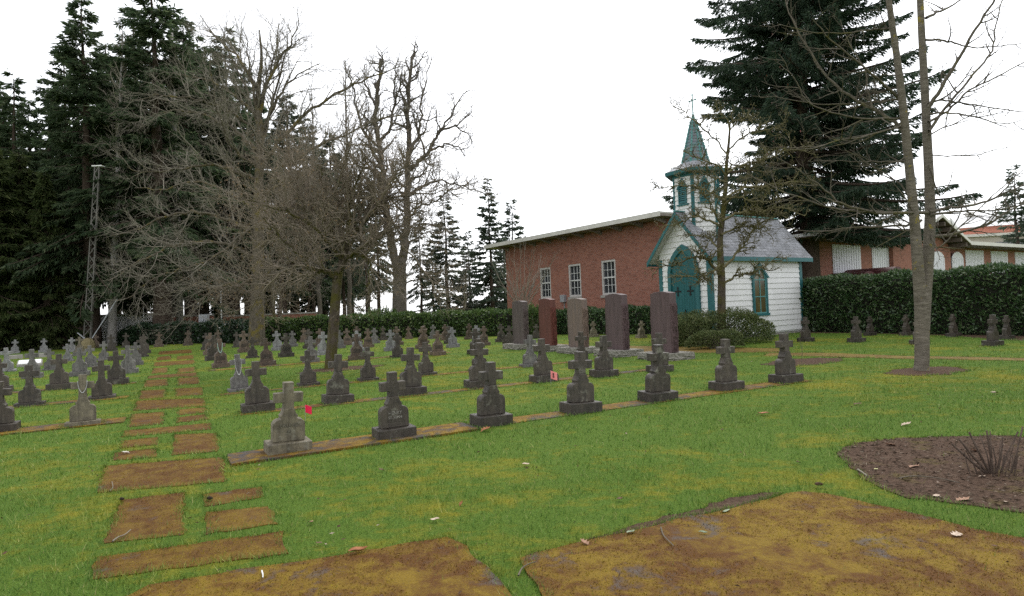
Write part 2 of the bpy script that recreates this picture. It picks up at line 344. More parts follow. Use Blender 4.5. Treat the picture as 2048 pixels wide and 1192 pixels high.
# photo position (base front centre x, base bottom y, top y), look: d dark, b brown, p pale, t tan, g grey ; base: T tall, L low ; kind: o ogee, q with plaque
GR = [
(580.5,910,767,'t','T','o'),(797,880,746,'d','T','o'),(994,852.7,725.7,'d','T','o'),(1175.8,827,705,'d','T','o'),(1331,803,690,'d','T','o'),(1469,781,679,'d','T','o'),(1589,766,668,'d','T','o'),
(518.5,825,724,'d','T','o'),(680,807,710,'d','T','o'),(828,791,696,'d','T','o'),(967,776,686,'d','T','o'),(1097,764.6,678,'d','T','o'),(1218,754,671.7,'d','T','o'),(1330.5,744.5,666.4,'d','T','o'),
(481,783,709,'g','L','o'),(619.5,772,702,'d','L','o'),(740,762,694.7,'d','L','o'),(857,751,685,'d','L','o'),(965,743,677.6,'d','L','o'),(1066,734,670.5,'g','L','o'),(1170,726,664,'d','L','o'),
(443,736,679,'b','T','q'),(535.6,731.6,677,'b','T','q'),(624,725,673,'g','T','o'),(716.5,720,668,'b','T','q'),(798.5,715,667,'d','L','o'),(879.4,711,661.7,'b','T','q'),(956,708,657,'d','T','o'),
(427,721,671,'d','T','o'),(506,716,674.6,'d','L','o'),(574,714,667,'d','T','q'),(648,710,664,'p','T','o'),(717.5,704,661.7,'p','T','o'),(784,702,660,'p','T','o'),(849,697,653,'b','T','q'),(909.3,695,654.6,'p','T','o'),(971.6,691,652,'b','T','q'),(1021.5,689,651.7,'d','T','o'),
(421,710,666,'b','T','q'),(490.5,705,662,'b','T','q'),(557,701,661.7,'p','T','o'),(619.7,697,658,'d','T','o'),(680.5,697,660.5,'g','T','o'),(738,695,657.6,'b','T','q'),(798,690,653.5,'b','T','o'),(849.5,686.5,651,'b','T','o'),(902,687,653,'d','T','o'),(957.5,690,651,'p','T','o'),(1006,684,648,'d','T','q'),(1076,677,653,'d','T','o'),
(413.5,700,666,'d','T','o'),(437,693,660.5,'b','T','o'),(474.6,694.6,664,'d','L','o'),(587,693.5,661.7,'g','T','o'),(642,693,657,'b','T','o'),(697,690.5,657,'b','T','q'),(751.6,687,656,'g','T','o'),(609,684.6,656.4,'b','T','o'),(716,687,653,'b','T','o'),(768.6,680.5,653,'d','T','q'),(819.7,678,654.6,'b','T','o'),(868,677.6,650,'g','T','o'),(893.5,680.5,649,'b','T','q'),(941.6,678.7,647.6,'b','T','q'),
(1191,674,643,'t','T','o'),(1287,676,641.7,'t','T','q'),(1620.6,683.7,634,'d','T','o'),(1723,684.7,633,'d','T','o'),(1748,671,632.7,'d','T','o'),(1822,671,629.5,'d','T','o'),(1848.5,689,636,'d','T','o'),(1917.7,674,628,'d','T','o'),(2000,691.7,629.5,'d','T','o'),(2025,679,631,'d','T','o'),
(376,691,661,'b','T','o'),(317.5,694,664,'b','T','o'),
(164,853,751,'t','L','o'),(-5,867,765,'d','T','o'),
(203,799,721,'d','L','o'),(57,813,731,'d','L','o'),(-3,786,718,'d','T','o'),
(233,769.6,702.6,'d','T','o'),(117,780,709,'d','T','o'),
(257,747.5,692,'g','T','o'),(158.6,752.8,696.4,'g','T','o'),(63,757,699,'g','T','o'),
(271.6,730.5,685,'g','T','o'),(181.5,734,691,'g','T','o'),(99,741,698,'g','L','o'),(12,744,696,'p','L','o'),
(284,714,674,'d','L','o'),(206.8,720,683,'g','L','o'),(135,723,688,'p','L','o'),
(288.7,707,668,'d','T','o'),(223,702,669,'d','T','o'),(158.6,704,673.5,'t','L','o'),
(251.7,695,666,'d','L','o'),(191,696,669,'b','T','o'),(142.7,704,675,'p','T','o'),(87,705,677,'p','T','o'),(28.8,707,679.4,'p','T','o')]
# ------------------------------------------------------------------ ground
UA, VA = Vector((.878, .479, 0)), Vector((-.479, .878, 0))       # along the rows, along the path
ROWROT = math.atan2(.479, .878)
def uv(u, v, z=0.0): return UA * u + VA * v + Vector((0, 0, z))
def sheet(poly, z, name, mat, thick=.05, jit=.012, step=.12, seed=1):
    r = random.Random(seed); pts = []
    n = len(poly)
    for i in range(n):
        a, b = Vector(poly[i]), Vector(poly[(i + 1) % n]); a.z = b.z = 0
        k = max(1, int((b - a).length / step))
        for q in range(k):
            c = a.lerp(b, q / k); pts.append((c.x + r.uniform(-jit, jit), c.y + r.uniform(-jit, jit)))
    mb = MB(); mb.prism(Fr((0, 0, 0), (1, 0, 0), (0, 1, 0), (0, 0, 1)), pts, z - thick, z)
    return mb, pts
def disk(rmin, rmax):                       # land sheet: flat round the graveyard, falling away far off
    vs, fs = [(0, 0, 0)], []; rs = [20, 60, 75, 90, 130, 250, 600, 1500, 3000]; zs = [0, 0, -.4, -1.5, -5, -11, -14, -18, -22]; n = 48
    for r_, z_ in zip(rs, zs):
        for k in range(n): vs.append((r_ * math.cos(2 * math.pi * k / n), r_ * math.sin(2 * math.pi * k / n), z_))
    for k in range(n): fs.append((0, 1 + k, 1 + (k + 1) % n))
    for i in range(len(rs) - 1):
        for k in range(n): fs.append((1 + i * n + k, 1 + (i + 1) * n + k, 1 + (i + 1) * n + (k + 1) % n, 1 + i * n + (k + 1) % n))
    return vs, fs
g = MB(); g.add(*disk(0, 0)); tag(g.build("lawn", M_LAWN, smooth=True), kind="structure")
NOGRASS = []
def poly_px(pxs): return [gp(*p) for p in pxs]
SLABS = [
 ("full", [(191,1116),(562,1065),(573,1109),(185,1160)]), ("left", [(242,1001),(369,985),(369,1070),(208,1088)]), ("rightb", [(408,1026),(536,1013.5),(557.6,1048),(408,1070)]),
 ("righta", [(406,990),(520,974.5),(528,994),(406,1015)]), ("full", [(214,932),(445,915),(451.5,963.5),(191,987)]), ("lefta", [(227,907),(314,897),(314,914),(225,922)]),
 ("right", [(347,870),(433,867),(437,903),(345,910.5)]), ("leftb", [(244,882),(317,874.6),(316,890),(242,896)]), ("full", [(250,862),(422,846.5),(423,859),(244,874.6)]),
 ("left", [(263,829),(330,824),(327,848),(255,855)]), ("righta", [(353,835.6),(411,829),(416,839),(353,846)]), ("rightb", [(355,820),(412,815),(413,825),(355,831)]),
 ("full", [(272,802),(408,797),(411,812),(267,822)]), ("left", [(282,782),(332,779),(331,795),(276,799)]), ("right", [(351,778),(405,775),(406,790),(350,793)]),
 ("left", [(291,761),(336.6,758),(336.6,771),(285,775)]), ("right", [(355,757),(397,754),(401,767),(354,771)]), ("full", [(298,752),(393,745),(395,752.5),(294,757.5)]),
 ("left", [(306.6,737),(336.6,735),(335,745),(302,748)]), ("right", [(353.7,738),(391,734),(392,742.5),(353.7,747)]), ("full", [(310,725),(388,720),(389.5,728),(306,733)]),
 ("left", [(316,714),(342,712),(341,719),(313,721)]), ("right", [(354,713),(386,710),(387.5,717),(354,719.5)]), ("full", [(319,703),(382,699),(384,706),(317,709.5)])]
ORD = ["first", "second", "third", "fourth", "fifth", "sixth", "seventh", "eighth", "ninth", "tenth", "eleventh", "twelfth", "thirteenth", "fourteenth"]
cnt = {}
for k, (kind, px) in enumerate(SLABS):
    P = poly_px(px); mb, pts = sheet(P, .007, "paving_slab", M_SLAB, jit=.02, step=.09, seed=k)
    o = mb.build("paving_slab", M_SLAB); NOGRASS.append(pts)
    key = kind[:4]; cnt[key] = cnt.get(key, 0) + 1
    side = {"full": "full width moss covered path slab", "left": "half width mossy slab on the left of the path", "righ": "half width mossy slab on the right of the path"}[key]
    tag(o, "%s, %s of its kind from the near end" % (side, ORD[cnt[key] - 1]), "paving slab", "mossy slabs of the path through the graves")
FORE = [("terrace_paving", [(250,1200),(305,1172),(600,1124.6),(866,1081.6),(897,1076),(930,1098),(990,1150),(1012,1172),(1075,1290),(200,1290)]),
        ("terrace_paving", [(1041,1119),(1108,1101),(1158,1087),(1250,1068),(1380,1036),(1470,1020),(1556,995.6),(1599,985),(1654,990),(1748,1010),(1907,1050),(2048,1081),(2500,1185),(2500,1500),(1270,1500),(1095,1210)])]
for k, (nm, px) in enumerate(FORE):
    mb, pts = sheet(poly_px(px), .014, nm, M_PAVE, jit=.02, seed=40 + k); tag(mb.build("path", M_PAVE), kind="structure"); NOGRASS.append(pts)
BED = [(1683,896),(1726,885),(1799,878),(1907,875),(2000,872),(2100,880),(2170,920),(2180,985),(2130,1030),(2048,1026),(1944,1012),(1817,996),(1741,967),(1697,930),(1677,912)]
mb, pts = sheet(poly_px(BED), .010, "mulch_bed", M_MULCH, jit=.03, seed=50); tag(mb.build("soil_bed", M_MULCH), kind="structure"); NOGRASS.append(pts)
def ring_bed(c, rx, ry, seed):
    r = random.Random(seed); P = []
    for k in range(20):
        a = k * math.pi / 10; q = r.uniform(.85, 1.12); P.append(Vector(c) + UA * rx * q * math.cos(a) + VA * ry * q * math.sin(a))
    mb, pts = sheet(P, .009, "soil_bed", M_MULCH, jit=.03, seed=seed); tag(mb.build("soil_bed", M_MULCH), kind="structure"); NOGRASS.append(pts)
ring_bed(gp(1855, 742), 1.05, .55, 51); ring_bed(gp(1612, 724), 1.3, .7, 52); ring_bed(gp(685, 738), 1.3, .7, 53)
mb, pts = sheet(poly_px([(1150,1085),(1250,1058),(1385,1022),(1480,992),(1560,985),(1556,995),(1470,1018),(1380,1034),(1250,1066),(1160,1088)]), .006, "soil_bed", M_MULCH, jit=.03, seed=54); tag(mb.build("soil_bed", M_MULCH), kind="structure"); NOGRASS.append(pts)
# walk past the chapel door, and the bare strip under the far hedges
for k, (px, z) in enumerate([([(1530,706),(1660,706),(1800,712),(1930,714),(2060,717),(2200,722),(2200,728),(2060,723),(1900,719),(1750,717),(1640,713),(1530,712)], .008),
           ([(1255,692),(1360,693),(1560,697),(1560,704),(1430,706),(1290,706),(1250,699)], .008), ([(1100,686),(1150,690),(1150,697),(1100,693)], .008)]):
    mb, pts = sheet(poly_px(px), z, "path", M_BACKPATH, jit=.05, step=.3, seed=60 + k); tag(mb.build("path", M_BACKPATH), kind="structure"); NOGRASS.append(pts)
mb, pts = sheet(poly_px([(1605,666),(1760,667),(1900,672),(2040,682),(2100,672),(2100,655),(1605,655)]), .007, "soil_bed", M_MULCH, jit=.08, step=.4, seed=64); tag(mb.build("soil_bed", M_MULCH), kind="structure"); NOGRASS.append(pts)
# kerb strips the gravestones stand on
def strip(u0, u1, v, w, z, label, seed):
    P = [uv(u0, v - .42), uv(u1, v - .42), uv(u1, v - .42 + w), uv(u0, v - .42 + w)]
    mb, pts = sheet(P, z, "grave_kerb", M_KERB, thick=.08, jit=.008, step=.25, seed=seed)
    tag(mb.build("grave_kerb", M_KERB), label, "kerb", "mossy kerb strips under the grave rows"); NOGRASS.append(pts)
strip(.55, 3.7, 8.02 + .27, .62, .03, "wide dark kerb slab under the two lettered stones of the front row", 70)
strip(3.72, 11.0, 8.02 + .40, .44, .010, "narrow mossy kerb strip under the rest of the front row", 77)
strip(1.0, 11.0, 11.95 + .28, .36, .008, "mossy kerb strip under the second grave row right of the path", 71)
strip(.9, 11.0, 15.3 + .28, .34, .008, "mossy kerb strip under the third grave row right of the path", 72)
strip(1.0, 9.5, 22.6 + .3, .5, .012, "mossy kerb strip under the fourth grave row right of the path", 73)
strip(-4.6, -.75, 12.6 + .28, .62, .02, "mossy kerb strip under the front grave row left of the path", 74)
strip(-5.2, -.9, 16.55 + .28, .5, .012, "mossy kerb strip under the second grave row left of the path", 75)
strip(-5.2, -.9, 20.2 + .28, .5, .012, "mossy kerb strip under the third grave row left of the path", 76)

# ------------------------------------------------------------------ grass blades and moss tufts
def scatter(x0, x1, y0, y1, dens, rng):
    n = int((x1 - x0) * (y1 - y0) * dens); P = rng.uniform((x0, y0), (x1, y1), (n, 2))
    k = np.abs(P[:, 0]) < P[:, 1] * .88 + 2.0
    return P[k]
Z = []
for y0, y1, d in ((2.2, 4.2, 2600), (4.2, 6.5, 1700), (6.5, 10, 800), (10, 15, 330), (15, 23, 120), (23, 34, 45)):
    P = scatter(-y1 * .9 - 2, y1 * .9 + 2, y0, y1, d, NR)
    for poly in NOGRASS:
        A = np.array(poly)[:, :2]; cA = A.mean(0); dA = A - cA; A = cA + dA * (1 - .05 / np.maximum(np.linalg.norm(dA, axis=1, keepdims=True), .12)); lo, hi = A.min(0), A.max(0)
        sel = np.where(((P > lo) & (P < hi)).all(1))[0]
        if len(sel):
            ins = sel[inpoly(P[sel] + NR.normal(size=(len(sel), 2)) * .028, A)]; keep = np.ones(len(P), bool); keep[ins] = NR.random(len(ins)) < .012; P = P[keep]
    Z.append((P, (y0 + y1) / 2))
VV = []
for P, ym in Z:
    n = len(P); cl = np.sin(P[:, 0] * 2.3 + 1.3 * np.sin(P[:, 1] * 1.7)) * np.cos(P[:, 1] * 2.9 + np.sin(P[:, 0] * 1.1)); cl2 = np.sin(P[:, 0] * 9 + P[:, 1] * 4) * np.sin(P[:, 1] * 8.3 - P[:, 0] * 3)
    h = (.030 + .012 * cl + .007 * cl2 + NR.exponential(.010, n)) * NR.uniform(.6, 1.2, n); h = np.clip(h * 1.15, .012, .1)
    w = .0045 * max(1, ym / 5) * NR.uniform(.7, 1.3, n); a = NR.uniform(0, 2 * np.pi, n); b = NR.uniform(0, 2 * np.pi, n); ln = NR.uniform(.1, .9, n) * h
    c = np.stack([P[:, 0], P[:, 1], np.zeros(n) - .004], 1); s = np.stack([np.cos(a), np.sin(a), 0 * a], 1) * w[:, None] * .5
    d = np.stack([np.cos(b) * ln, np.sin(b) * ln, h], 1)
    VV.append(np.stack([c - s, c + s, c + d], 1))
E = []
BASES = []
for gx, gy, gt, *_ in GR:
    q = gp(gx, gy)
    if q.y < 26:
        c_ = q + VA * .18; BASES.append([tuple(c_ + UA * a * .29 + VA * b * .19)[:2] for a, b in ((-1, -1), (1, -1), (1, 1), (-1, 1))])
for kk, poly in enumerate(NOGRASS + BASES):
    A = np.array(poly)[:, :2]; B = np.roll(A, -1, 0); L_ = np.linalg.norm(B - A, axis=1); cA = A.mean(0)
    for a_, b_, l_ in zip(A, B, L_):
        yy = (a_[1] + b_[1]) / 2
        if yy < 2.2 or yy > 24: continue
        n = NR.poisson(l_ * 330 / max(1, yy / 5)); f = NR.random(n)[:, None]; q = a_ * (1 - f) + b_ * f; inw = unit(cA - q)
        cl = .5 + .5 * np.sin(q[:, 0] * 7 + q[:, 1] * 9 + kk) * np.sin(q[:, 0] * 3.1 - q[:, 1] * 4)
        keep = NR.random(n) < .25 + .75 * cl
        E.append(np.concatenate([q - inw * NR.normal(.012, .03, (n, 1)), inw, np.full((n, 1), yy), cl[:, None]], 1)[keep])
E = np.concatenate(E); n = len(E); h = NR.uniform(.022, .055, n) * (.7 + .6 * E[:, 5]); w_ = .005 * np.maximum(1, E[:, 4] / 5) * NR.uniform(.7, 1.3, n); a = NR.uniform(0, 6.283, n); ln = h * NR.uniform(.1, .9, n)
c = np.stack([E[:, 0], E[:, 1], np.full(n, -.004)], 1); s = np.stack([np.cos(a), np.sin(a), 0 * a], 1) * w_[:, None] * .5; b_ = NR.normal(size=(n, 2)) * .6 + E[:, 2:4] * .7
VV.append(np.stack([c - s, c + s, c + np.stack([b_[:, 0] * ln, b_[:, 1] * ln, h], 1)], 1))
V = np.concatenate(VV); F = np.arange(len(V) * 3, dtype=np.int32).reshape(-1, 3)
tag(link("grass", npmesh("grass", V.reshape(-1, 3), F), M_BLADE), kind="stuff")
# moss fibres and needles lying on the paving
M_FIB = leafmat("moss_fibres", (.085, .040, .004), (.135, .078, .007), (.22, .16, .016), .9, .05)
Q = []
for k, poly in enumerate(NOGRASS[:len(SLABS) + 2]):
    A = np.array(poly)[:, :2]; lo, hi = A.min(0), np.minimum(A.max(0), (7, 20)); lo = np.maximum(lo, (-8, 2.2))
    if (hi <= lo).any(): continue
    ym = max(2.5, (lo[1] + hi[1]) / 2); dens = 3600 / (ym / 3.5) ** 1.7
    n = int(max(0, np.prod(hi - lo)) * dens)
    if n < 5: continue
    P = NR.uniform(lo, hi, (n, 2)); P = P[inpoly(P, A)]
    bare = np.sin(P[:, 0] * 1.9 + 2) * np.sin(P[:, 1] * 2.3 + P[:, 0]) + .5 * np.sin(P[:, 0] * 5 + P[:, 1] * 6)
    Q.append(P[bare < .75])
P = np.concatenate(Q); n = len(P)
h = NR.uniform(.004, .014, n); a = NR.uniform(0, 6.283, n); w = NR.uniform(.003, .007, n); b = NR.uniform(0, 6.283, n)
c = np.stack([P[:, 0], P[:, 1], np.full(n, .013)], 1); s = np.stack([np.cos(a), np.sin(a), 0 * a], 1) * w[:, None] * .5
d = np.stack([np.cos(b) * h * 1.2, np.sin(b) * h * 1.2, h], 1)
t = MT("moss_fibres_mixed", .9, .05); p = t.pos(); k_ = t.math('ADD', t.math('MULTIPLY', t.noise(p, 5, 6, .7, dist=.5), .6), t.math('MULTIPLY', t.noise(p, .7, 3, .6), .4))
ca_ = t.ramp(t.rand(), [(0, (.040, .018, .003)), (.5, (.090, .042, .004)), (1, (.16, .085, .009))]); cb_ = t.ramp(t.rand(), [(0, (.085, .058, .005)), (.5, (.175, .130, .009)), (1, (.30, .24, .03))])
t.base(t.mix(t.ramp(k_, [(.45, 0), (.58, 1)]), ca_, cb_)); M_FIB = t.m
V = np.stack([c - s, c + s, c + d], 1)
tag(link("moss", npmesh("moss", V.reshape(-1, 3), np.arange(n * 3, dtype=np.int32).reshape(-1, 3)), M_FIB), kind="stuff")

# ------------------------------------------------------------------ gravestones
FZ = Fr((0, 0, 0), (1, 0, 0), (0, 0, 1), (0, -1, 0))             # front of a stone faces -y
def arc(cx, cz, r, a0, a1, n): return [(cx + r * math.cos(R(a0 + (a1 - a0) * k / n)), cz + r * math.sin(R(a0 + (a1 - a0) * k / n))) for k in range(n + 1)]
def half(bh, tw, sh, notch, neck):
    p = [(tw, bh), (tw, sh)] + arc(tw - .09, sh, .09, 8, 82, 6)[0:]
    p += [(tw - .105, sh + .093), (tw - .108, sh + .105)]
    p += [(neck + .052, sh + .135), (neck + .025, sh + .165), (neck + .010, sh + .20), (neck + .002, sh + .24)]
    return p
def mirror(p): return p + [(-a, b) for a, b in reversed(p)]
def stone_proto(variant, basek):
    bh = .17 if basek == 'T' else .085
    t_ = empty("gravestone")
    mb = MB(); mb.box((-.30, -.20, -.08), (.30, .20, bh)); o = mb.build("base", M_STONE, t_, bevel=.012)
    if variant == 'o':
        p = half(bh + .002, .222, bh + .225, 0, .072)
        zt = bh + .225 + .24
        MB().prism(FZ, mirror(p), -.085, .085).build("tablet", M_STONE, t_, bevel=.010)
        arm, ah, tip, nk = .195, .135, .066, .072
        c = [(nk, zt - .002), (nk - .004, .72), (arm, .715), (arm + .004, .852), (tip, .855), (tip + .002, 1.0)]
        MB().prism(FZ, mirror(c), -.068, .068).build("cross", M_STONE, t_, bevel=.008)
    else:
        p = [(.225, bh + .002), (.225, bh + .07), (.205, bh + .085), (.205, bh + .27), (.185, bh + .31), (.11, bh + .38), (.075, bh + .44)]
        MB().prism(FZ, mirror(p), -.095, .095).build("tablet", M_STONE, t_, bevel=.010)
        c = [(.073, bh + .438), (.066, .73), (.18, .72), (.19, .85), (.066, .855), (.072, 1.0)]
        MB().prism(FZ, mirror(c), -.065, .065).build("cross", M_STONE, t_, bevel=.010)
        o = MB().box((-.15, -.1, bh + .10), (.15, -.09, bh + .25), None).build("plaque", M_STONE, t_, bevel=.004)
    return t_
exec_protos = {}
LOOK = {'d': ((.050, .041, .032), "dark grey"), 'b': ((.095, .068, .050), "brown"), 'p': ((.18, .18, .188), "pale grey"), 't': ((.125, .108, .075), "tan"), 'g': ((.115, .11, .108), "mid grey")}
SPECIAL = {0: "tan lettered cross gravestone nearest the path at the left end of the front row", 1: "dark lettered cross gravestone second from the path in the front row",
 21: "brown stepped cross gravestone with a green rosary, nearest the path in the fourth right row", 14: "grey white streaked cross gravestone with a rosary, nearest the path in third right row",
 76: "tan cross gravestone on a low base with a silver rosary left of the path", 11: "dark cross gravestone with the pink flag in front of its base",
 64: "small tan cross gravestone by the hedge seen between the middle monuments", 65: "small tan cross gravestone with a plaque by the hedge left of the tallest monument",
 66: "dark cross gravestone beside the back corner of the white chapel", 67: "dark cross gravestone in front of the tall hedge midway between chapel and double trunk tree",
 68: "shadowy cross gravestone against the tall hedge left of the double trunk tree", 69: "cross gravestone against the tall hedge just left of the double tree trunk",
 70: "cross gravestone half hidden behind the trunk of the double trunk tree", 71: "dark cross gravestone against the tall hedge right of the double trunk tree",
 72: "large cross gravestone standing free near the right end of the tall hedge", 73: "rightmost cross gravestone hard against the tall hedge",
 74: "narrow brown cross gravestone against the laurels at the right of the path end", 75: "brown cross gravestone against the laurels at the left of the path end"}
ROWS = [(range(0, 7), "front", "right"), (range(7, 14), "second", "right"), (range(14, 21), "third", "right"), (range(21, 28), "fourth", "right"), (range(28, 38), "fifth", "right"),
        (range(38, 50), "sixth", "right"), (range(50, 64), "last", "right"), (range(76, 78), "front", "left"), (range(78, 80), "second", "left"), (range(80, 83), "third", "left"),
        (range(83, 86), "fourth", "left"), (range(86, 90), "fifth", "left"), (range(90, 94), "sixth", "left"), (range(94, 101), "last", "left")]
SPOT = []
for gx, gy, gt, lk, bk, vr in GR:
    q = gp(gx, gy); hgt = min(1.04, max(.74, (gy - gt) / FPX * q.y)); SPOT.append((q + VA * .20 * hgt, hgt))
NAMES = {}
for rng_, row, side in ROWS:
    idx = sorted(rng_, key=lambda k: abs(SPOT[k][0].dot(UA)))
    for n, k in enumerate(idx):
        lk = GR[k][3]
        NAMES[k] = "%s %s gravestone, %s from the path in %s row %s of path" % (LOOK[lk][1], "plaque" if GR[k][5] == 'q' else "cross", ORD[n], row, side)
NAMES.update(SPECIAL)
def dup(root, group=None):
    r_ = root.copy(); COL.objects.link(r_)
    for ch in root.children:
        c = ch.copy(); COL.objects.link(c); c.parent = r_
    return r_
used = set(); STONES = []
for k, (gx, gy, gt, lk, bk, vr) in enumerate(GR):
    key = (vr, bk)
    if key not in exec_protos: exec_protos[key] = stone_proto(vr, bk); t_ = exec_protos[key]
    else: t_ = dup(exec_protos[key])
    loc, hgt = SPOT[k]
    t_.location = loc; t_.scale = (hgt * rnd.uniform(.97, 1.03), hgt, hgt)
    t_.rotation_euler = (R(rnd.gauss(0, 1.5)), R(rnd.gauss(0, 1.6)), ROWROT + R(rnd.gauss(0, 2)))
    col = LOOK[lk][0]; q = rnd.uniform(.82, 1.18)
    for ch in t_.children:
        f = q * (.78 if ch.name.startswith("base") and lk == 'd' else 1.0) * (.45 if ch.name.startswith("plaque") else 1)
        ch.color = (col[0] * f, col[1] * f, col[2] * f, 1)
    tag(t_, NAMES[k], "gravestone", "cross gravestones in rows"); STONES.append(t_)
# raised lettering on the two nearest stones
def letters(stone, lines, z0, size, col):
    for txt, dz, sc in lines:
        cu = bpy.data.curves.new("inscription", 'FONT'); cu.body = txt; cu.size = size * sc; cu.extrude = .006; cu.align_x = 'CENTER'
        tmp = bpy.data.objects.new("tmp", cu); COL.objects.link(tmp)
        dg = bpy.context.evaluated_depsgraph_get(); me = bpy.data.meshes.new_from_object(tmp.evaluated_get(dg)); bpy.data.objects.remove(tmp)
        me.transform(Matrix.Translation((0, -.088, z0 - dz)) @ Matrix.Rotation(R(90), 4, 'X'))
        o = link("inscription", me, M_STONE, stone); o.color = (*col, 1)
letters(STONES[0], [("BRUNO", 0, 1), ("S. J.", .075, .6)], .375, .075, (.12, .11, .085))
letters(STONES[1], [("HENRY", 0, .95), ("ST. JOHN", .062, .75)], .37, .07, (.26, .25, .23))
# rosaries hung on three stones
def rosary(k, spread, drop, r_, m_, label):
    st = STONES[k]; hgt = st.scale.z; pts = []
    for q in range(41):
        a = -1 + 2 * q / 40.0
        x = spread * math.sin(a * math.pi * .5) if abs(a) < .99 else spread * a
        z = .86 - drop * (1 - abs(a) ** 1.6) if True else 0
        pts.append((x * hgt, -(.078 + .03 * (1 - abs(a))) * hgt, z * hgt))
    for q in range(20):
        a = math.pi * q / 19; pts.append((spread * math.cos(a) * hgt, (.03 + .06 * math.sin(a) - .075 * (1 - math.sin(a))) * hgt, (.86 + .01 * math.sin(a)) * hgt))
    mb = MB()
    for p in pts: mb.lathe((p[0], p[1], p[2]), [(.1 * r_, -r_), (.8 * r_, -.6 * r_), (r_, 0), (.8 * r_, .6 * r_), (.1 * r_, r_)], 6)
    o = mb.build("rosary", m_); o.location = st.location; o.rotation_euler = st.rotation_euler
    tag(o, label, "rosary")
rosary(21, .075, .33, .012, simple("green_beads", (.25, .45, .40), (.5, .6, .55), 20, .4, 0), "green and white bead rosary hung round the brown stepped cross")
rosary(14, .08, .42, .008, simple("white_beads", (.5, .5, .48), (.6, .6, .58), 20, .4, 0), "long white bead rosary hanging down the streaked grey cross")
rosary(76, .075, .22, .007, simple("silver_beads", (.4, .4, .4), (.5, .5, .5), 20, .3, 0, metal=.5), "thin silver rosary hanging on the tan cross left of the path")
# flat white marker among the left rows
fm = empty("flat_marker", gp(58, 733) + VA * .2, ROWROT + R(4))
mb = MB(); mb.add([(-.42, -.22, -.05), (.42, -.22, -.05), (.42, .22, -.05), (-.42, .22, -.05), (-.42, -.22, .10), (.42, -.22, .10), (.42, .22, .26), (-.42, .22, .26)], [(0, 3, 2, 1), (4, 5, 6, 7), (0, 1, 5, 4), (1, 2, 6, 5), (2, 3, 7, 6), (3, 0, 4, 7)])
mb.build("block", M_CONC, fm, bevel=.01)
MB().add([(-.38, -.19, .115), (.38, -.19, .115), (.38, .19, .253), (-.38, .19, .253), (-.38, -.19, .135), (.38, -.19, .135), (.38, .19, .275), (-.38, .19, .275)], [(0, 3, 2, 1), (4, 5, 6, 7), (0, 1, 5, 4), (1, 2, 6, 5), (2, 3, 7, 6), (3, 0, 4, 7)]).build("plate", M_WHITE, fm, bevel=.004)
tag(fm, "low slanted grave marker with a white top among the left rows", "grave marker")
# long low kerb stones in the left rows
for k, (x0, x1, y, lab) in enumerate([(14, 46, 719, "long low grey kerb stone at the far left behind the pale crosses"), (52, 95, 716, "long low grey kerb stone right of the other one in the left rows")]):
    a, b = gp(x0, y), gp(x1, y - 2); mb = MB(); mb.beam(a + Vector((0, 0, .09)), b + Vector((0, 0, .09)), .22, .24); tag(mb.build("kerb_stone", M_CONC, bevel=.02), lab, "kerb stone", "low kerb stones of the left rows")

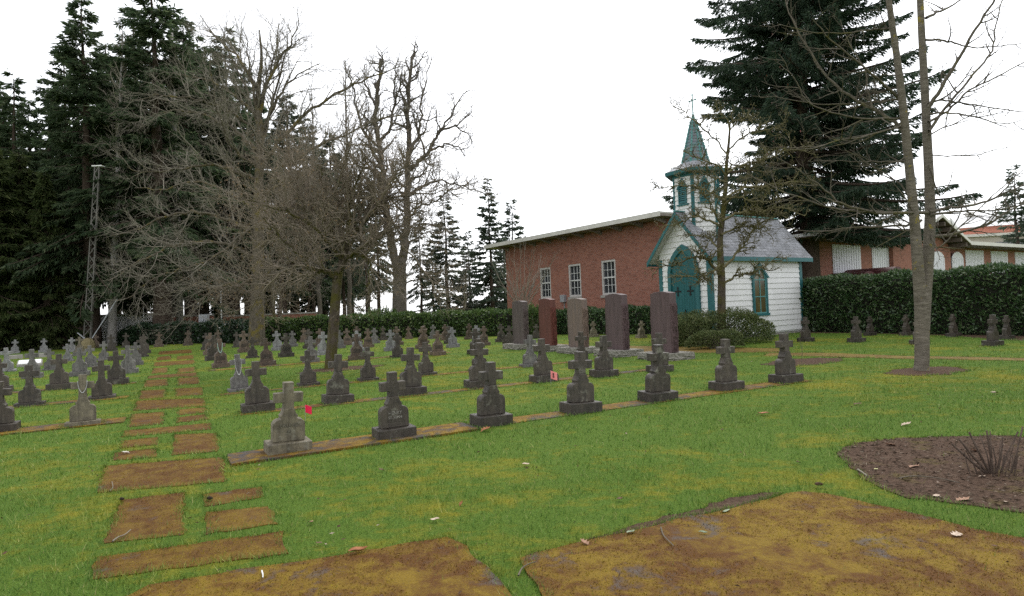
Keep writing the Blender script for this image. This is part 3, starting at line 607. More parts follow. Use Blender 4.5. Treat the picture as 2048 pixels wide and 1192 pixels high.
# ------------------------------------------------------------------ granite monuments
MON = [((1043, 693), (.115, .088, .08), (.075, .058, .054), 1.72, "brownish grey granite monument farthest from the viewer, in front of the brick hall"), ((1099, 699), (.135, .045, .032), (.10, .034, .024), 1.75, "red granite monument second farthest in the row of five"),
       ((1165, 705), (.19, .135, .105), (.13, .095, .076), 1.70, "pinkish tan streaked granite monument, middle of the five"), ((1244, 701), (.12, .078, .078), (.078, .054, .054), 1.78, "purple brown granite monument between the tan one and the nearest one"), ((1330, 713), (.12, .076, .076), (.08, .054, .054), 1.76, "purple brown granite monument nearest the viewer, before the chapel door")]
P0m, P4m = gp(1331, 718), gp(1043, 697)
BROUGH = roughstone("rough_granite_base", (.15, .14, .12), (.36, .34, .29))
for k, (px, ca, cb, hh, lab) in enumerate(MON):
    t_ = empty("granite_monument", P4m.lerp(P0m, [0, .245, .48, .74, 1][k]), ROWROT + R([1, -1, 2, 0, -1][k]))
    mm = granite("polished_granite", cb, ca, (.10, .085, .08) if k == 2 else None); mr = roughstone("rock_faced_granite", tuple(.75 * q for q in cb), tuple(1.25 * q for q in ca))
    bm = bmesh.new(); bmesh.ops.create_cube(bm, size=1); bmesh.ops.subdivide_edges(bm, edges=bm.edges[:], cuts=9, use_grid_fill=True)
    r_ = random.Random(k)
    for v in bm.verts:
        v.co = Vector((v.co.x * 1.05, v.co.y * 1.25, (v.co.z + .5) * .26 - .06))
        if v.co.z > .12: v.co.z = .2
        else: v.co += Vector((r_.uniform(-.03, .03), r_.uniform(-.03, .03), 0))
    me = bpy.data.meshes.new("pedestal"); bm.to_mesh(me); bm.free(); link("pedestal", me, BROUGH, t_)
    # smooth slab with bowed top; the faces along the row direction are polished
    prof = [(-.41, .2)] + [(-.41 + .82 * q / 8, .2 + hh - .05 + .05 * math.sin(math.pi * q / 8)) for q in range(9)] + [(.41, .2)]
    MB().prism(Fr((0, 0, 0), (0, 1, 0), (0, 0, 1), (1, 0, 0)), prof, -.125, .125).build("shaft", mm, t_, bevel=.008)
    for s in (-1, 1):                      # rock-faced edges below a smooth margin
        bm = bmesh.new(); bmesh.ops.create_cube(bm, size=1); bmesh.ops.subdivide_edges(bm, edges=bm.edges[:], cuts=14, use_grid_fill=True)
        for v in bm.verts:
            d = abs(v.co.z) < .49 and abs(v.co.x) < .49
            v.co = Vector((v.co.x * .235, s * (.41 + (v.co.y * s + .5) * .03 + (r_.uniform(0, .045) if d and v.co.y * s > .4 else 0)), .22 + (v.co.z + .5) * (hh - .36)))
        me = bpy.data.meshes.new("rock_face"); bm.to_mesh(me); bm.free(); link("rock_face", me, mr, t_)
    tag(t_, lab, "monument", "granite monuments in a line")

# small brown bits scattered over the lawn
r = np.random.default_rng(17); P = r.uniform((-12, 2.6), (14, 22), (2600, 2)); P = P[(np.abs(P[:, 0]) < P[:, 1] * .9 + 1) & (r.random(len(P)) < 6.0 / (P[:, 1] + 4))]; n = len(P); a = r.uniform(0, 6.283, n)
V, F = leafquads(np.stack([P[:, 0], P[:, 1], r.uniform(.02, .04, n)], 1), unit(np.stack([np.cos(a), np.sin(a), r.normal(size=n) * .3], 1)), r.uniform(.015, .05, n), r.uniform(.006, .022, n), rng=r)
tag(link("leaf_litter", npmesh("leaf_litter", V, F), leafmat("leaf_bits", (.05, .03, .02), (.14, .085, .055), (.36, .29, .23), .9, .1)), kind="stuff")
# ------------------------------------------------------------------ chapel
AX, BX = Vector((.827, .562, 0)), Vector((-.562, .827, 0)); BROT = math.atan2(.562, .827)
HW, LN, WT = 1.32, 6.4, 3.72
CM = Vector((8.0, 25.1, 0)) + BX * HW
ch = empty("chapel", CM, BROT); tag(ch, "small white clapboard chapel with teal trim, slate roof and hexagonal belfry", "chapel")
FFront = Fr((0, 0, 0), (0, 1, 0), (0, 0, 1), (-1, 0, 0)); FBack = Fr((LN, 0, 0), (0, 1, 0), (0, 0, 1), (1, 0, 0))
FRight = Fr((0, -HW, 0), (1, 0, 0), (0, 0, 1), (0, -1, 0)); FLeft = Fr((0, HW, 0), (1, 0, 0), (0, 0, 1), (0, 1, 0))
SL = 1.21; RZ = WT + HW * SL                 # roof slope, ridge height
mb = MB()
def boards(mb, fr, a0, a1, z0, z1, gable=False, bh=.235):
    z = z0
    while z < z1 - .02:
        zt = min(z + bh, z1)
        if gable and zt > WT:
            l = lambda q: max(.0, (RZ - .04 - q) / SL)
            b0, b1 = min(l(z), HW), min(l(zt), HW)
        else: b0 = b1 = None
        L0, R0, L1, R1 = (a0, a1, a0, a1) if b0 is None else (-b0, b0, -b1, b1)
        mb.add([fr(L0, z, .040), fr(R0, z, .040), fr(R1, zt, .006), fr(L1, zt, .006), fr(L0, z, 0), fr(R0, z, 0), fr(R1, zt, 0), fr(L1, zt, 0)], [(0, 1, 2, 3), (4, 5, 1, 0), (0, 3, 7, 4), (1, 5, 6, 2)])
        z = zt
boards(mb, FRight, 0, LN, .16, WT); boards(mb, FLeft, 0, LN, .16, WT); boards(mb, FFront, -HW, HW, .16, RZ - .05, True); boards(mb, FBack, -HW, HW, .16, RZ - .05, True)
mb.build("wall", M_WHITE, ch)
MB().box((.03, -HW + .03, -.1), (LN - .03, HW - .03, .165)).build("foundation", M_CONC, ch)
mb = MB()
MB().prism(FFront, [(-HW + .01, .1), (HW - .01, .1), (HW - .01, WT), (0, RZ - .08), (-HW + .01, WT)], -LN + .01, -.01).build("core", M_WHITE, ch)
for fr, e in ((FRight, (0, LN)), (FLeft, (0, LN)), (FFront, (-HW, HW)), (FBack, (-HW, HW))):
    w = .15; k = .045 if fr in (FRight, FLeft) else .042
    MB().box((e[0] - k, .14, -.02), (e[0] + w, WT - .28, .048), fr).build("corner_board", M_TEAL, ch); MB().box((e[1] - w, .14, -.02), (e[1] + k, WT - .28, .048), fr).build("corner_board", M_TEAL, ch)
# roof: lapped slate courses, each slate an island
OV, OG = .33, .45
for s in (-1, 1):
    mb = MB(); n = 15; Lr = math.hypot(HW + OV, (HW + OV) * SL); dn = Vector((0, s, -SL)).normalized(); nm = Vector((0, s * SL, 1)).normalized()
    r_ = random.Random(5 + s)
    for k in range(n):
        t0, t1 = Lr * k / n, Lr * (k + 1) / n; x = -OG - r_.uniform(0, .25); first = True
        while x < LN + OG:
            w = r_.uniform(.26, .34); xa, xb = max(x, -OG), min(x + w - .008, LN + OG); x += w
            if xb - xa < .02: continue
            d = r_.uniform(0, .006); p0 = Vector((0, 0, RZ + .05)) + dn * (t0 - .03); p1 = Vector((0, 0, RZ + .05)) + dn * t1
            a, b = p0 + nm * .004, p1 + nm * (.022 + d)
            mb.add([(xa, a.y, a.z), (xb, a.y, a.z), (xb, b.y, b.z), (xa, b.y, b.z), (xa, b.y, b.z - .02), (xb, b.y, b.z - .02)], [(0, 1, 2, 3), (3, 2, 5, 4)])
    p1 = Vector((0, 0, RZ + .05)) + dn * Lr
    me = bpy.data.meshes.new("roof_slope"); me.from_pydata(mb.v, [], mb.f); o = link("roof_slope", me, M_SLATE, ch)
    q = MB(); q.add([(-OG + .02, 0, RZ + .045), (LN + OG - .02, 0, RZ + .045), (LN + OG - .02, p1.y, p1.z - .005), (-OG + .02, p1.y, p1.z - .005), (-OG + .02, 0, RZ - .03), (LN + OG - .02, 0, RZ - .03), (LN + OG - .02, p1.y, p1.z - .07), (-OG + .02, p1.y, p1.z - .07)],
           [(0, 1, 2, 3), (7, 6, 5, 4), (3, 2, 6, 7), (0, 3, 7, 4), (1, 5, 6, 2)]); q.build("roof_deck", simple("roof_soffit", (.45, .45, .42), (.5, .5, .47), 3, .6, 0), ch)
    e = MB(); e.box((-OG, min(s * (HW + OV), s * (HW + OV + .03)), p1.z - .17), (LN + OG, max(s * (HW + OV), s * (HW + OV + .03)), p1.z + .005)); e.box((0, min(s * (HW + .05), s * (HW + .08)), WT - .30), (LN, max(s * (HW + .05), s * (HW + .08)), WT - .12))
    for xx in (-OG - .03, LN + OG):
        for b0, b1 in ((0.0, 1.0),):
            pa, pb = Vector((xx, 0, RZ + .05)), Vector((xx, p1.y, p1.z))
            e.add([pa + Vector((0, 0, .0)), pb, pb + Vector((0, 0, -.2)), pa + Vector((0, 0, -.2)), pa + Vector((.03, 0, 0)), pb + Vector((.03, 0, 0)), pb + Vector((.03, 0, -.2)), pa + Vector((.03, 0, -.2))], [(0, 1, 2, 3), (7, 6, 5, 4), (0, 4, 5, 1), (1, 5, 6, 2), (2, 6, 7, 3)])
    e.build("eave_board", M_TEAL, ch)
mb = MB(); mb.beam((-OG, 0, RZ + .075), (LN + OG, 0, RZ + .075), .16, .05); mb.build("ridge_cap", M_COPPER, ch, bevel=.01)
def pointed(w, z0, zs, za, n=9):             # pointed arch outline, from lower left round to lower right
    h = w / 2; rise = za - zs; r_ = (h * h + rise * rise) / (2 * h); c = r_ - h
    a = math.atan2(rise, c)
    right = [(c * -1 + r_ * math.cos(a * k / n), zs + r_ * math.sin(a * k / n)) for k in range(n + 1)]
    left = [(-x, z) for x, z in right]
    return [(-h, z0)] + left + right[::-1][1:] + [(h, z0)]
def shift(poly, a): return [(x + a, z) for x, z in poly]
# door
dr = MB(); dr.prism(FFront, pointed(1.30, .15, 2.75, 3.75), .012, .05); door = dr.build("door", M_TEALD, ch)
d2 = MB(); d2.ring(FFront, pointed(1.64, .15, 2.75, 4.02), pointed(1.30, .15, 2.75, 3.75), .0, .12, closed=False); d2.build("door_surround", M_TEAL, ch)
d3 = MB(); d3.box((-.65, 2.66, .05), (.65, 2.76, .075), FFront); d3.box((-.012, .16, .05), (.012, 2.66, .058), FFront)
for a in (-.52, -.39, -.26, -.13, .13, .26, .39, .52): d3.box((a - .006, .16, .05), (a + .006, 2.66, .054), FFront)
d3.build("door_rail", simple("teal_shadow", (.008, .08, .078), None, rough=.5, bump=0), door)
for s in (-1, 1):
    c = MB(); z = 2.05; a = s * .33
    c.box((a - .13, z - .025, .05), (a + .13, z + .025, .07), FFront); c.box((a - .025, z - .16, .05), (a + .025, z + .16, .071), FFront)
    for da, dz in ((.13, 0), (-.13, 0), (0, .16), (0, -.16)): c.box((a + da - .035, z + dz - .035, .05), (a + da + .035, z + dz + .035, .069), FFront)
    c.build("iron_cross", M_IRON, door)
MB().box((-.06, 1.0, .05), (-.02, 1.28, .09), FFront).build("handle", M_IRON, door)
MB().box((-.9, -.02, 0), (.9, .15, .5), FFront).build("doorstep", M_CONC, ch)
# side windows with pointed hood
for fr in (FRight, FLeft):
    a = 3.17; w = MB(); w.prism(fr, shift(pointed(.80, .98, 2.42, 2.98), a), .0, .047); pane = w.build("window", M_AMBER, ch)
    f = MB(); f.ring(fr, shift(pointed(1.04, .98, 2.36, 3.12), a), shift(pointed(.82, .98, 2.42, 2.98), a), 0, .095, closed=False); f.box((a - .60, .88, 0), (a + .60, .98, .11), fr)
    hz, hx = 2.50, .66
    f.add([fr(a - hx, hz, 0), fr(a, hz + .66, 0), fr(a + hx, hz, 0), fr(a + hx - .13, hz, 0), fr(a, hz + .50, 0), fr(a - hx + .13, hz, 0), fr(a - hx, hz, .12), fr(a, hz + .66, .12), fr(a + hx, hz, .12), fr(a + hx - .13, hz, .12), fr(a, hz + .50, .12), fr(a - hx + .13, hz, .12)],
          [(6, 7, 10, 11), (7, 8, 9, 10), (0, 1, 7, 6), (1, 2, 8, 7), (5, 11, 10, 4), (4, 10, 9, 3), (0, 6, 11, 5), (2, 3, 9, 8)])
    f.build("window_frame", M_TEAL, pane)
    q = MB(); q.box((a - .02, .98, .047), (a + .02, 2.9, .066), fr)
    for z in (1.70, 2.42): q.box((a - .40, z - .02, .047), (a + .40, z + .02, .064), fr)
    q.ring(fr, shift(pointed(.82, .98, 2.42, 2.98), a), shift(pointed(.74, 1.02, 2.42, 2.90), a), .03, .070, closed=False); q.box((a - .40, .98, .047), (a + .40, 1.03, .069), fr)
    q.build("muntin", M_COPPER, pane)
# belfry: hexagon, one face to the front
bx = 1.0; HR = .98; bel = None
def hexv(r_, z, n=6, a0=math.pi + math.pi / 6): return [Vector((bx + r_ * math.cos(a0 + 2 * math.pi * k / n), r_ * math.sin(a0 + 2 * math.pi * k / n), z)) for k in range(n)]
Z0, Z1 = WT + .4, 6.98
wl = MB(); tr = MB(); V0 = hexv(HR, 0)
for k in range(6):
    a, b = V0[k], V0[(k + 1) % 6]; mid = (a + b) / 2; out = (mid - Vector((bx, 0, 0))).normalized(); ex = (b - a).normalized(); fr = Fr(mid, ex, (0, 0, 1), out); hw = (b - a).length / 2
    boards(wl, fr, -hw, hw, Z0, Z1, bh=.2)
bel = wl.build("belfry", M_WHITE, ch)
for k in range(6):
    a, b = V0[k], V0[(k + 1) % 6]; mid = (a + b) / 2; out = (mid - Vector((bx, 0, 0))).normalized(); ex = (b - a).normalized(); fr = Fr(mid, ex, (0, 0, 1), out); hw = (b - a).length / 2
    tr.box((-hw - .02, Z0, .0), (-hw + .06, Z1, .046), fr); tr.box((hw - .06, Z0, .0), (hw + .02, Z1, .045), fr); tr.box((-hw, Z1 - .12, 0), (hw, Z1, .044), fr)
    lv = MB(); lv.ring(fr, [(-.21, 5.74), (-.21, 6.43), (0, 6.64), (.21, 6.43), (.21, 5.74)], [(-.16, 5.80), (-.16, 6.42), (0, 6.57), (.16, 6.42), (.16, 5.80)], 0, .085)
    lv.box((-.29, 5.66, 0), (.29, 5.72, .09), fr); hz = 6.36
    lv.add([fr(-.29, hz, 0), fr(0, hz + .46, 0), fr(.29, hz, 0), fr(.21, hz, 0), fr(0, hz + .34, 0), fr(-.21, hz, 0), fr(-.29, hz, .1), fr(0, hz + .46, .1), fr(.29, hz, .1), fr(.21, hz, .1), fr(0, hz + .34, .1), fr(-.21, hz, .1)],
           [(6, 7, 10, 11), (7, 8, 9, 10), (0, 1, 7, 6), (1, 2, 8, 7), (5, 11, 10, 4), (4, 10, 9, 3), (0, 6, 11, 5), (2, 3, 9, 8)])
    for q in range(8):
        z = 5.80 + q * .082; wv = .16
        lv.add([fr(-wv, z, .072), fr(wv, z, .072), fr(wv, z + .06, .046), fr(-wv, z + .06, .046)], [(0, 1, 2, 3)])
    lv.prism(fr, [(-.16, 5.8), (.16, 5.8), (.16, 6.42), (0, 6.57), (-.16, 6.42)], .032, .034) if False else None
    lv.build("louvre", M_TEAL, bel)
    MB().prism(fr, [(-.17, 5.78), (.17, 5.78), (.17, 6.43), (0, 6.58), (-.17, 6.43)], .031, .044).build("louvre_back", simple("dark_opening", (.01, .02, .02), None, rough=.9, bump=0), bel)
tr.build("trim", M_TEAL, bel)
def loft(rings, mat, name, parent, close=True):
    mb = MB(); n = len(rings[0]); vs = [v for r_ in rings for v in r_]; fs = []
    for i in range(len(rings) - 1):
        for k in range(n): fs.append((i * n + k, i * n + (k + 1) % n, (i + 1) * n + (k + 1) % n, (i + 1) * n + k))
    if close: fs += [tuple(range(n)), tuple((len(rings) - 1) * n + k for k in range(n))]
    mb.add(vs, fs); return mb.build(name, mat, parent)
loft([hexv(HR - .05, 6.94), hexv(1.34, 6.98), hexv(1.36, 7.12), hexv(1.3, 7.14), hexv(.9, 7.14)], M_TEAL, "belfry_eave", ch)
A8 = BROT * 0 + math.pi + math.pi / 8
sp = loft([hexv(1.33, 7.142), hexv(.95, 7.30), hexv(.66, 7.52)], M_SLATE, "belfry_skirt", ch)
# spire in stepped slate courses
rings = []; n = 14
for k in range(n):
    f0, f1 = k / n, (k + 1) / n; r0, r1 = .60 * (1 - f0) + .085 * f0, .60 * (1 - f1) + .085 * f1; z0, z1 = 7.40 + 2.0 * f0, 7.40 + 2.0 * f1
    rings += [hexv(r0 + .016, z0, 8, A8), hexv(r1, z1, 8, A8)]
spire = loft(rings, M_SPIRE, "spire", ch)
kb = MB()
for k in range(8):
    a = A8 + k * math.pi / 4
    for q in range(12):
        f = (q + .5) / 12.5; r_ = .60 * (1 - f) + .085 * f + .018; c = Vector((bx + r_ * math.cos(a), r_ * math.sin(a), 7.42 + 2.0 * f)); s = .055 - .02 * f
        kb.lathe(c, [(.1 * s, -s), (.8 * s, -.6 * s), (s, 0), (.8 * s, .6 * s), (.1 * s, s)], 6)
        kb.box((c.x - s * .5, c.y - s * .5, c.z - .09), (c.x + s * .5, c.y + s * .5, c.z + .09))
kb.build("crocket", M_COPPER, spire)
fn = MB(); fn.lathe((bx, 0, 9.36), [(.10, 0), (.12, .04), (.07, .10), (.05, .22), (.02, .34)], 8); fn.box((bx - .018, -.018, 9.6), (bx + .018, .018, 10.48)); fn.box((bx - .017, -.17, 10.22), (bx + .017, .17, 10.26))
for y_, z_ in ((.17, 10.24), (-.17, 10.24), (0, 10.48)): fn.box((bx - .02, y_ - .03, z_ - .03), (bx + .02, y_ + .03, z_ + .03))
fn.build("spire_cross", M_COPPER, spire)

# ------------------------------------------------------------------ brick hall behind the monuments
PB = Vector((7.95, 36, 0)); hb = empty("brick_hall", PB, BROT); tag(hb, "red brick hall with flat overhanging roof and three sash windows behind the chapel", "brick building")
def lb(x, y): h = hit(x, y, PB, -AX) - PB; return h.dot(BX), h.z
yl = lb(1013, 560)[0]; yr = lb(1352, 560)[0]; HWALL = 6.25
FB = Fr((0, 0, 0), (0, 1, 0), (0, 0, 1), (-1, 0, 0))
wins = []
for px0, px1, pt_, pb_ in ((1080, 1101.5, 541, 590.5), (1137.5, 1162, 529.5, 588), (1203.5, 1232, 520, 585)):
    xm = (px0 + px1) / 2; a1 = lb(px0, 560)[0]; a0 = lb(px1, 560)[0]; wins.append((a0, a1, 2.18, 4.35))
ys = sorted([yr, yl] + [w[0] for w in wins] + [w[1] for w in wins]); zw0, zw1 = 2.18, 4.35
mb = MB(); D = .12
hp = [yr, yl] + [q for w in wins for q in w[:2]]; hp.sort()
for i in range(len(hp) - 1):
    hole = any(abs(hp[i] - w[0]) < 1e-6 for w in wins)
    if hole:
        mb.add([FB(hp[i], -.3), FB(hp[i + 1], -.3), FB(hp[i + 1], zw0), FB(hp[i], zw0)], [(0, 1, 2, 3)]); mb.add([FB(hp[i], zw1), FB(hp[i + 1], zw1), FB(hp[i + 1], HWALL), FB(hp[i], HWALL)], [(0, 1, 2, 3)])
        a0, a1 = hp[i], hp[i + 1]
        for p, q in (((a0, zw0), (a0, zw1)), ((a1, zw0), (a1, zw1)), ((a0, zw0), (a1, zw0)), ((a0, zw1), (a1, zw1))):
            mb.add([FB(p[0], p[1]), FB(q[0], q[1]), FB(q[0], q[1], -D - .1), FB(p[0], p[1], -D - .1)], [(0, 1, 2, 3)])
    else: mb.add([FB(hp[i], -.3), FB(hp[i + 1], -.3), FB(hp[i + 1], HWALL), FB(hp[i], HWALL)], [(0, 1, 2, 3)])
mb.add([(0, yl, -.3), (3.5, yl, -.3), (3.5, yl, HWALL), (0, yl, HWALL), (0, yr, -.3), (3.5, yr, -.3), (3.5, yr, HWALL), (0, yr, HWALL)], [(0, 1, 2, 3), (4, 5, 6, 7), (1, 5, 6, 2)])
mb.build("wall", M_BRICK, hb)
MB().box((.6, yr + .2, 0), (.7, yl - .2, HWALL - .3)).build("room_back", simple("dim_room", (.03, .03, .03), None, rough=.9, bump=0), hb)
for a0, a1, z0, z1 in wins:
    g = MB(); g.box((a0 + .02, z0 + .02, -D - .02), (a1 - .02, z1 - .02, -D), FB); w = g.build("window", M_GLASS, hb)
    f = MB(); f.ring(FB, [(a0, z0), (a1, z0), (a1, z1), (a0, z1)], [(a0 + .13, z0 + .13), (a1 - .13, z0 + .13), (a1 - .13, z1 - .13), (a0 + .13, z1 - .13)], -D, -.02); f.build("frame", M_FRAME, w)
    q = MB(); zm = (z0 + z1) / 2; q.box((a0 + .13, zm - .04, -D), (a1 - .13, zm + .04, -D + .05), FB)
    for k in (1, 2):
        a = a0 + .13 + (a1 - a0 - .26) * k / 3; q.box((a - .015, z0 + .13, -D), (a + .015, z1 - .13, -D + .03), FB)
    for zz in ((z0 + .13 + zm) / 2, (z1 - .13 + zm) / 2): q.box((a0 + .13, zz - .015, -D), (a1 - .13, zz + .015, -D + .028), FB)
    q.build("muntin", M_MUNT, w)
    MB().box((a0 - .08, z0 - .16, -.05), (a1 + .08, z0 - .003, .09), FB).build("sill", M_CONC, w)
rf = MB(); rf.box((-1.25, yr - .2, HWALL + .02), (3.8, yl + 1.0, HWALL + .16)); roof = rf.build("roof", M_SOFFIT, hb)
fa = MB(); fa.box((-1.30, yr - .2, HWALL), (-1.253, yl + 1.05, HWALL + .27)); fa.box((-1.25, yl + 1.003, HWALL), (3.8, yl + 1.05, HWALL + .27)); fa.box((-1.25, yr - .2, HWALL + .165), (3.8, yl + 1, HWALL + .255)); fa.build("fascia", M_FASCIA, roof)
y = yl - .5
while y > yr:
    MB().add([(-1.2, y, HWALL - .02), (-.003, y, HWALL - .28), (-.003, y, HWALL + .018), (-1.2, y, HWALL + .018), (-1.2, y + .13, HWALL - .02), (-.003, y + .13, HWALL - .28), (-.003, y + .13, HWALL + .018), (-1.2, y + .13, HWALL + .018)], [(0, 1, 2, 3), (7, 6, 5, 4), (0, 4, 5, 1), (1, 5, 6, 2), (2, 6, 7, 3), (3, 7, 4, 0)]).build("rafter", M_SOFFIT, roof); y -= 1.75
ya, za = lb(1129, 597)
ub = empty("utility_box", PB - AX * .003 + BX * ya, BROT); ub.location.z = za
MB().box((-.23, -.22, -.25), (0, .22, .25)).build("case", M_GREY, ub, bevel=.015); MB().box((-.25, -.19, -.22), (-.232, .19, .22)).build("cover", M_GREY, ub, bevel=.004); mb = MB(); mb.beam((-.05, -.02, -.25), (-.05, -.02, -za), .05, .05, (1, 0, 0)); mb.build("conduit", M_GREY, ub)
tag(ub, "grey utility box on the brick hall wall below the windows", "utility box")

# ------------------------------------------------------------------ school-like hall at right
PR = Vector((21.3, 40, 0)); hr = empty("panelled_hall", PR, BROT); tag(hr, "long brick hall with white ribbed panels and a central gable behind the tall hedge", "hall")
FRt = Fr((0, 0, 0), (1, 0, 0), (0, 0, 1), (0, -1, 0))
def lr(x, y): h = hit(x, y, PR, -BX) - PR; return h.dot(AX), h.z
aL, aR = lr(1590, 500)[0], 42.0
zt = lr(1760, 492)[1]; zr = zt + .25
def ax_(x): return lr(x, 510)[0]
ov = 1.25
PO = PR - BX * (.41 + ov)
def lo(x, y): h = hit(x, y, PO, -BX) - PO; return h.dot(AX), h.z
gl, gr_, gp_ = lo(1822, 472)[0], lo(1943, 483)[0], lo(1886, 430)[0]
zr = lo(1943, 484)[1] - .2; gz = lo(1886, 428)[1] - .24
print('zr', zr, gz, zt, gl, gp_, gr_)
MB().box((aL, 0, -.3), (aR, 14, zr)).build("wall", M_BRICKX, hr)
fg = Fr((0, -.35, 0), (1, 0, 0), (0, 0, 1), (0, -1, 0))
MB().prism(fg, [(gl + .3, -.3), (gr_ - .3, -.3), (gr_ - .3, zr), (gp_, gz - .2), (gl + .3, zr)], -3, 0).build("gable_wall", M_BRICKX, hr)
def panel(x0, x1, z1, z0=1.35, arch=0.0, fr=FRt):
    a0, a1 = ax_(x0), ax_(x1); top = [(a1, z1)] if not arch else []
    n = 10; pts = [(a0, z0), (a1, z0)] + [(a1 + (a0 - a1) * k / n, z1 - arch + arch * math.sin(math.pi * k / n) ** .6 if 0 < k < n else z1 - arch) for k in range(n + 1)]
    mb = MB(); mb.prism(fr, pts, .003, .05)
    k = a0 + .15
    while k < a1 - .1: mb.box((k - .02, z0, .05), (k + .02, z1 - arch - .02, .075), fr); k += .3
    mb.build("panel", M_PANEL, hr)
for x0, x1 in ((1602, 1622), (1664, 1720), (1743, 1794), (1930, 1966), (1981, 2014), (2029, 2060), (2072, 2098)): panel(x0, x1, zt - .03, 2.25)
for x0, x1, am in ((1812.5, 1838, .35), (1851, 1877, .35), (1892, 1915, .35)): panel(x0, x1, zt - .25, .9, .5, fg)
for x0, x1 in ((1743, 1794), (1664, 1720)):
    MB().box((ax_(x0), .6, .003), (ax_(x1), 2.24, .03), FRt).build("dark_window", M_GLASS, hr)
M_SOFFD = simple('brown_soffit', (.085, .066, .052), (.13, .105, .085), 3, .7, .1)
def roofpiece(a0, a1, name="roof"):
    r_ = MB().box((a0, zr + .02, -14), (a1, zr + .2, 1.6), FRt).build(name, M_TIN, hr)
    MB().box((a0, zr - .01, 1.603), (a1, zr + .26, 1.66), FRt).build("fascia", M_FASCIA, r_); MB().box((a0, zr - .04, .003), (a1, zr + .015, 1.59), FRt).build("soffit", M_SOFFD, r_)
roofpiece(aL - 1, gl); roofpiece(gr_, aR + 1)
for s, e in ((-1, gl), (1, gr_)):
    dz = .16; q = MB()
    q.add([fg(gp_, gz, ov), fg(e, zr + .02, ov), fg(e, zr + .02, -10), fg(gp_, gz, -10), fg(gp_, gz + .2, ov), fg(e, zr + .22, ov), fg(e, zr + .22, -10), fg(gp_, gz + .2, -10)], [(0, 1, 2, 3), (7, 6, 5, 4), (0, 4, 5, 1), (3, 2, 6, 7), (1, 5, 6, 2)]); rr = q.build("gable_roof", M_SOFFD, hr)
    q = MB(); q.add([fg(gp_, gz + .02, ov + .003), fg(e, zr + .04, ov + .003), fg(e, zr + .26, ov + .003), fg(gp_, gz + .24, ov + .003), fg(gp_, gz + .02, ov + .06), fg(e, zr + .04, ov + .06), fg(e, zr + .26, ov + .06), fg(gp_, gz + .24, ov + .06)], [(0, 1, 2, 3), (7, 6, 5, 4), (0, 4, 5, 1), (3, 2, 6, 7), (1, 5, 6, 2)]); q.build("bargeboard", M_FASCIA, rr)
    q = MB(); q.add([fg(gp_, gz + .2, ov), fg(e, zr + .22, ov), fg(e, zr + .22, -10), fg(gp_, gz + .2, -10), fg(gp_, gz + .24, ov), fg(e, zr + .26, ov), fg(e, zr + .26, -10), fg(gp_, gz + .24, -10)], [(7, 6, 5, 4), (0, 4, 5, 1), (3, 2, 6, 7), (1, 5, 6, 2)]); q.build("roof_sheet", M_TIN, rr)
    q = MB()
    for k in range(5):
        f = (k + .6) / 5.2; a = gp_ + (e - gp_) * f; z = gz + (zr - gz) * f; q.box((a - .08, z - .35, 0.05), (a + .08, z - .06, ov - .05), fg)
    q.build("rafter", M_SOFFD, rr)
# maroon barrel canopy in front of the hall
ca, cz = lr(1676, 556); cb, _ = lr(1727, 556)
ca = ax_(1694); cp = empty("canopy", PR + AX * ca, BROT); tag(cp, "maroon barrel shaped fabric canopy over the hall entrance", "canopy")
rw = .85; zc = (hit(1745, 533, PR - BX * 2.8, -BX)).z - .62
prof = [(rw * math.cos(math.pi * k / 14), zc + .62 * math.sin(math.pi * k / 14)) for k in range(15)]
mb = MB(); n = 15
for i, y in enumerate((-1.6, 1.8)): mb.add([], [])
mb.prism(Fr((0, 0, 0), (1, 0, 0), (0, 0, 1), (0, -1, 0)), [(rw, zc - .3)] + prof + [(-rw, zc - .3)], .02, 3.0); mb.build("fabric", M_MAROON, cp)
mb = MB()
for x in (-.8, .8): mb.beam((x, -2.9, 0), (x, -2.9, zc - .3), .06, .06, (1, 0, 0))
mb.build("post", M_GREY, cp)
cp2 = empty("canopy", PR + AX * (ca - 1.75), BROT); tag(cp2, "smaller maroon canopy section left of the barrel canopy", "canopy")
mb = MB(); mb.prism(Fr((0, 0, 0), (1, 0, 0), (0, 0, 1), (0, -1, 0)), [(.88, zc - .35)] + [(.88 * math.cos(math.pi * k / 12), zc - .1 + .5 * math.sin(math.pi * k / 12)) for k in range(13)] + [(-.88, zc - .35)], .02, 2.2); mb.build("fabric", M_MAROON, cp2)
# far concrete building and brick dormer house at the right
cbp = pt(1995, 560, 82); cb_ = empty("concrete_building", Vector((cbp.x, cbp.y, 0)), R(-8)); z1 = pt(1990, 472, 82).z
MB().box((-5, 0, -1), (16, 12, z1)).build("wall", simple("beige_concrete", (.33, .29, .25), (.42, .38, .33), .6, .8, .1), cb_); MB().box((-5.3, -.35, z1), (16, 12, z1 + .35)).build("parapet", M_FASCIA, cb_)
MB().box((0, -.06, z1 - 1.6), (9, -.003, z1 - .8)).build("window_band", M_GLASS, cb_); tag(cb_, "beige flat roofed building far behind the right end of the hall", "building")
dp = pt(1990, 452, 90); dh = empty("brick_house", Vector((dp.x, dp.y, 0)), R(-22)); z0, z1 = 5, pt(1990, 452, 90).z
MB().box((-4, 0, -1), (5, 7, z1)).build("wall", simple("salmon_brick", (.42, .17, .12), (.5, .22, .16), .8, .85, .1), dh)
MB().prism(Fr((0, 0, 0), (0, 1, 0), (0, 0, 1), (1, 0, 0)), [(-.6, z1), (7.6, z1), (3.5, z1 + 2.1)], -4.5, 5.5).build("roof", M_TIN, dh); MB().box((-2.6, 2.9, z1 - .5), (-1.6, 3.9, z1 + 2.6)).build("chimney", M_FASCIA, dh); tag(dh, "salmon brick house with a pale roof and chimney far at the right", "house")

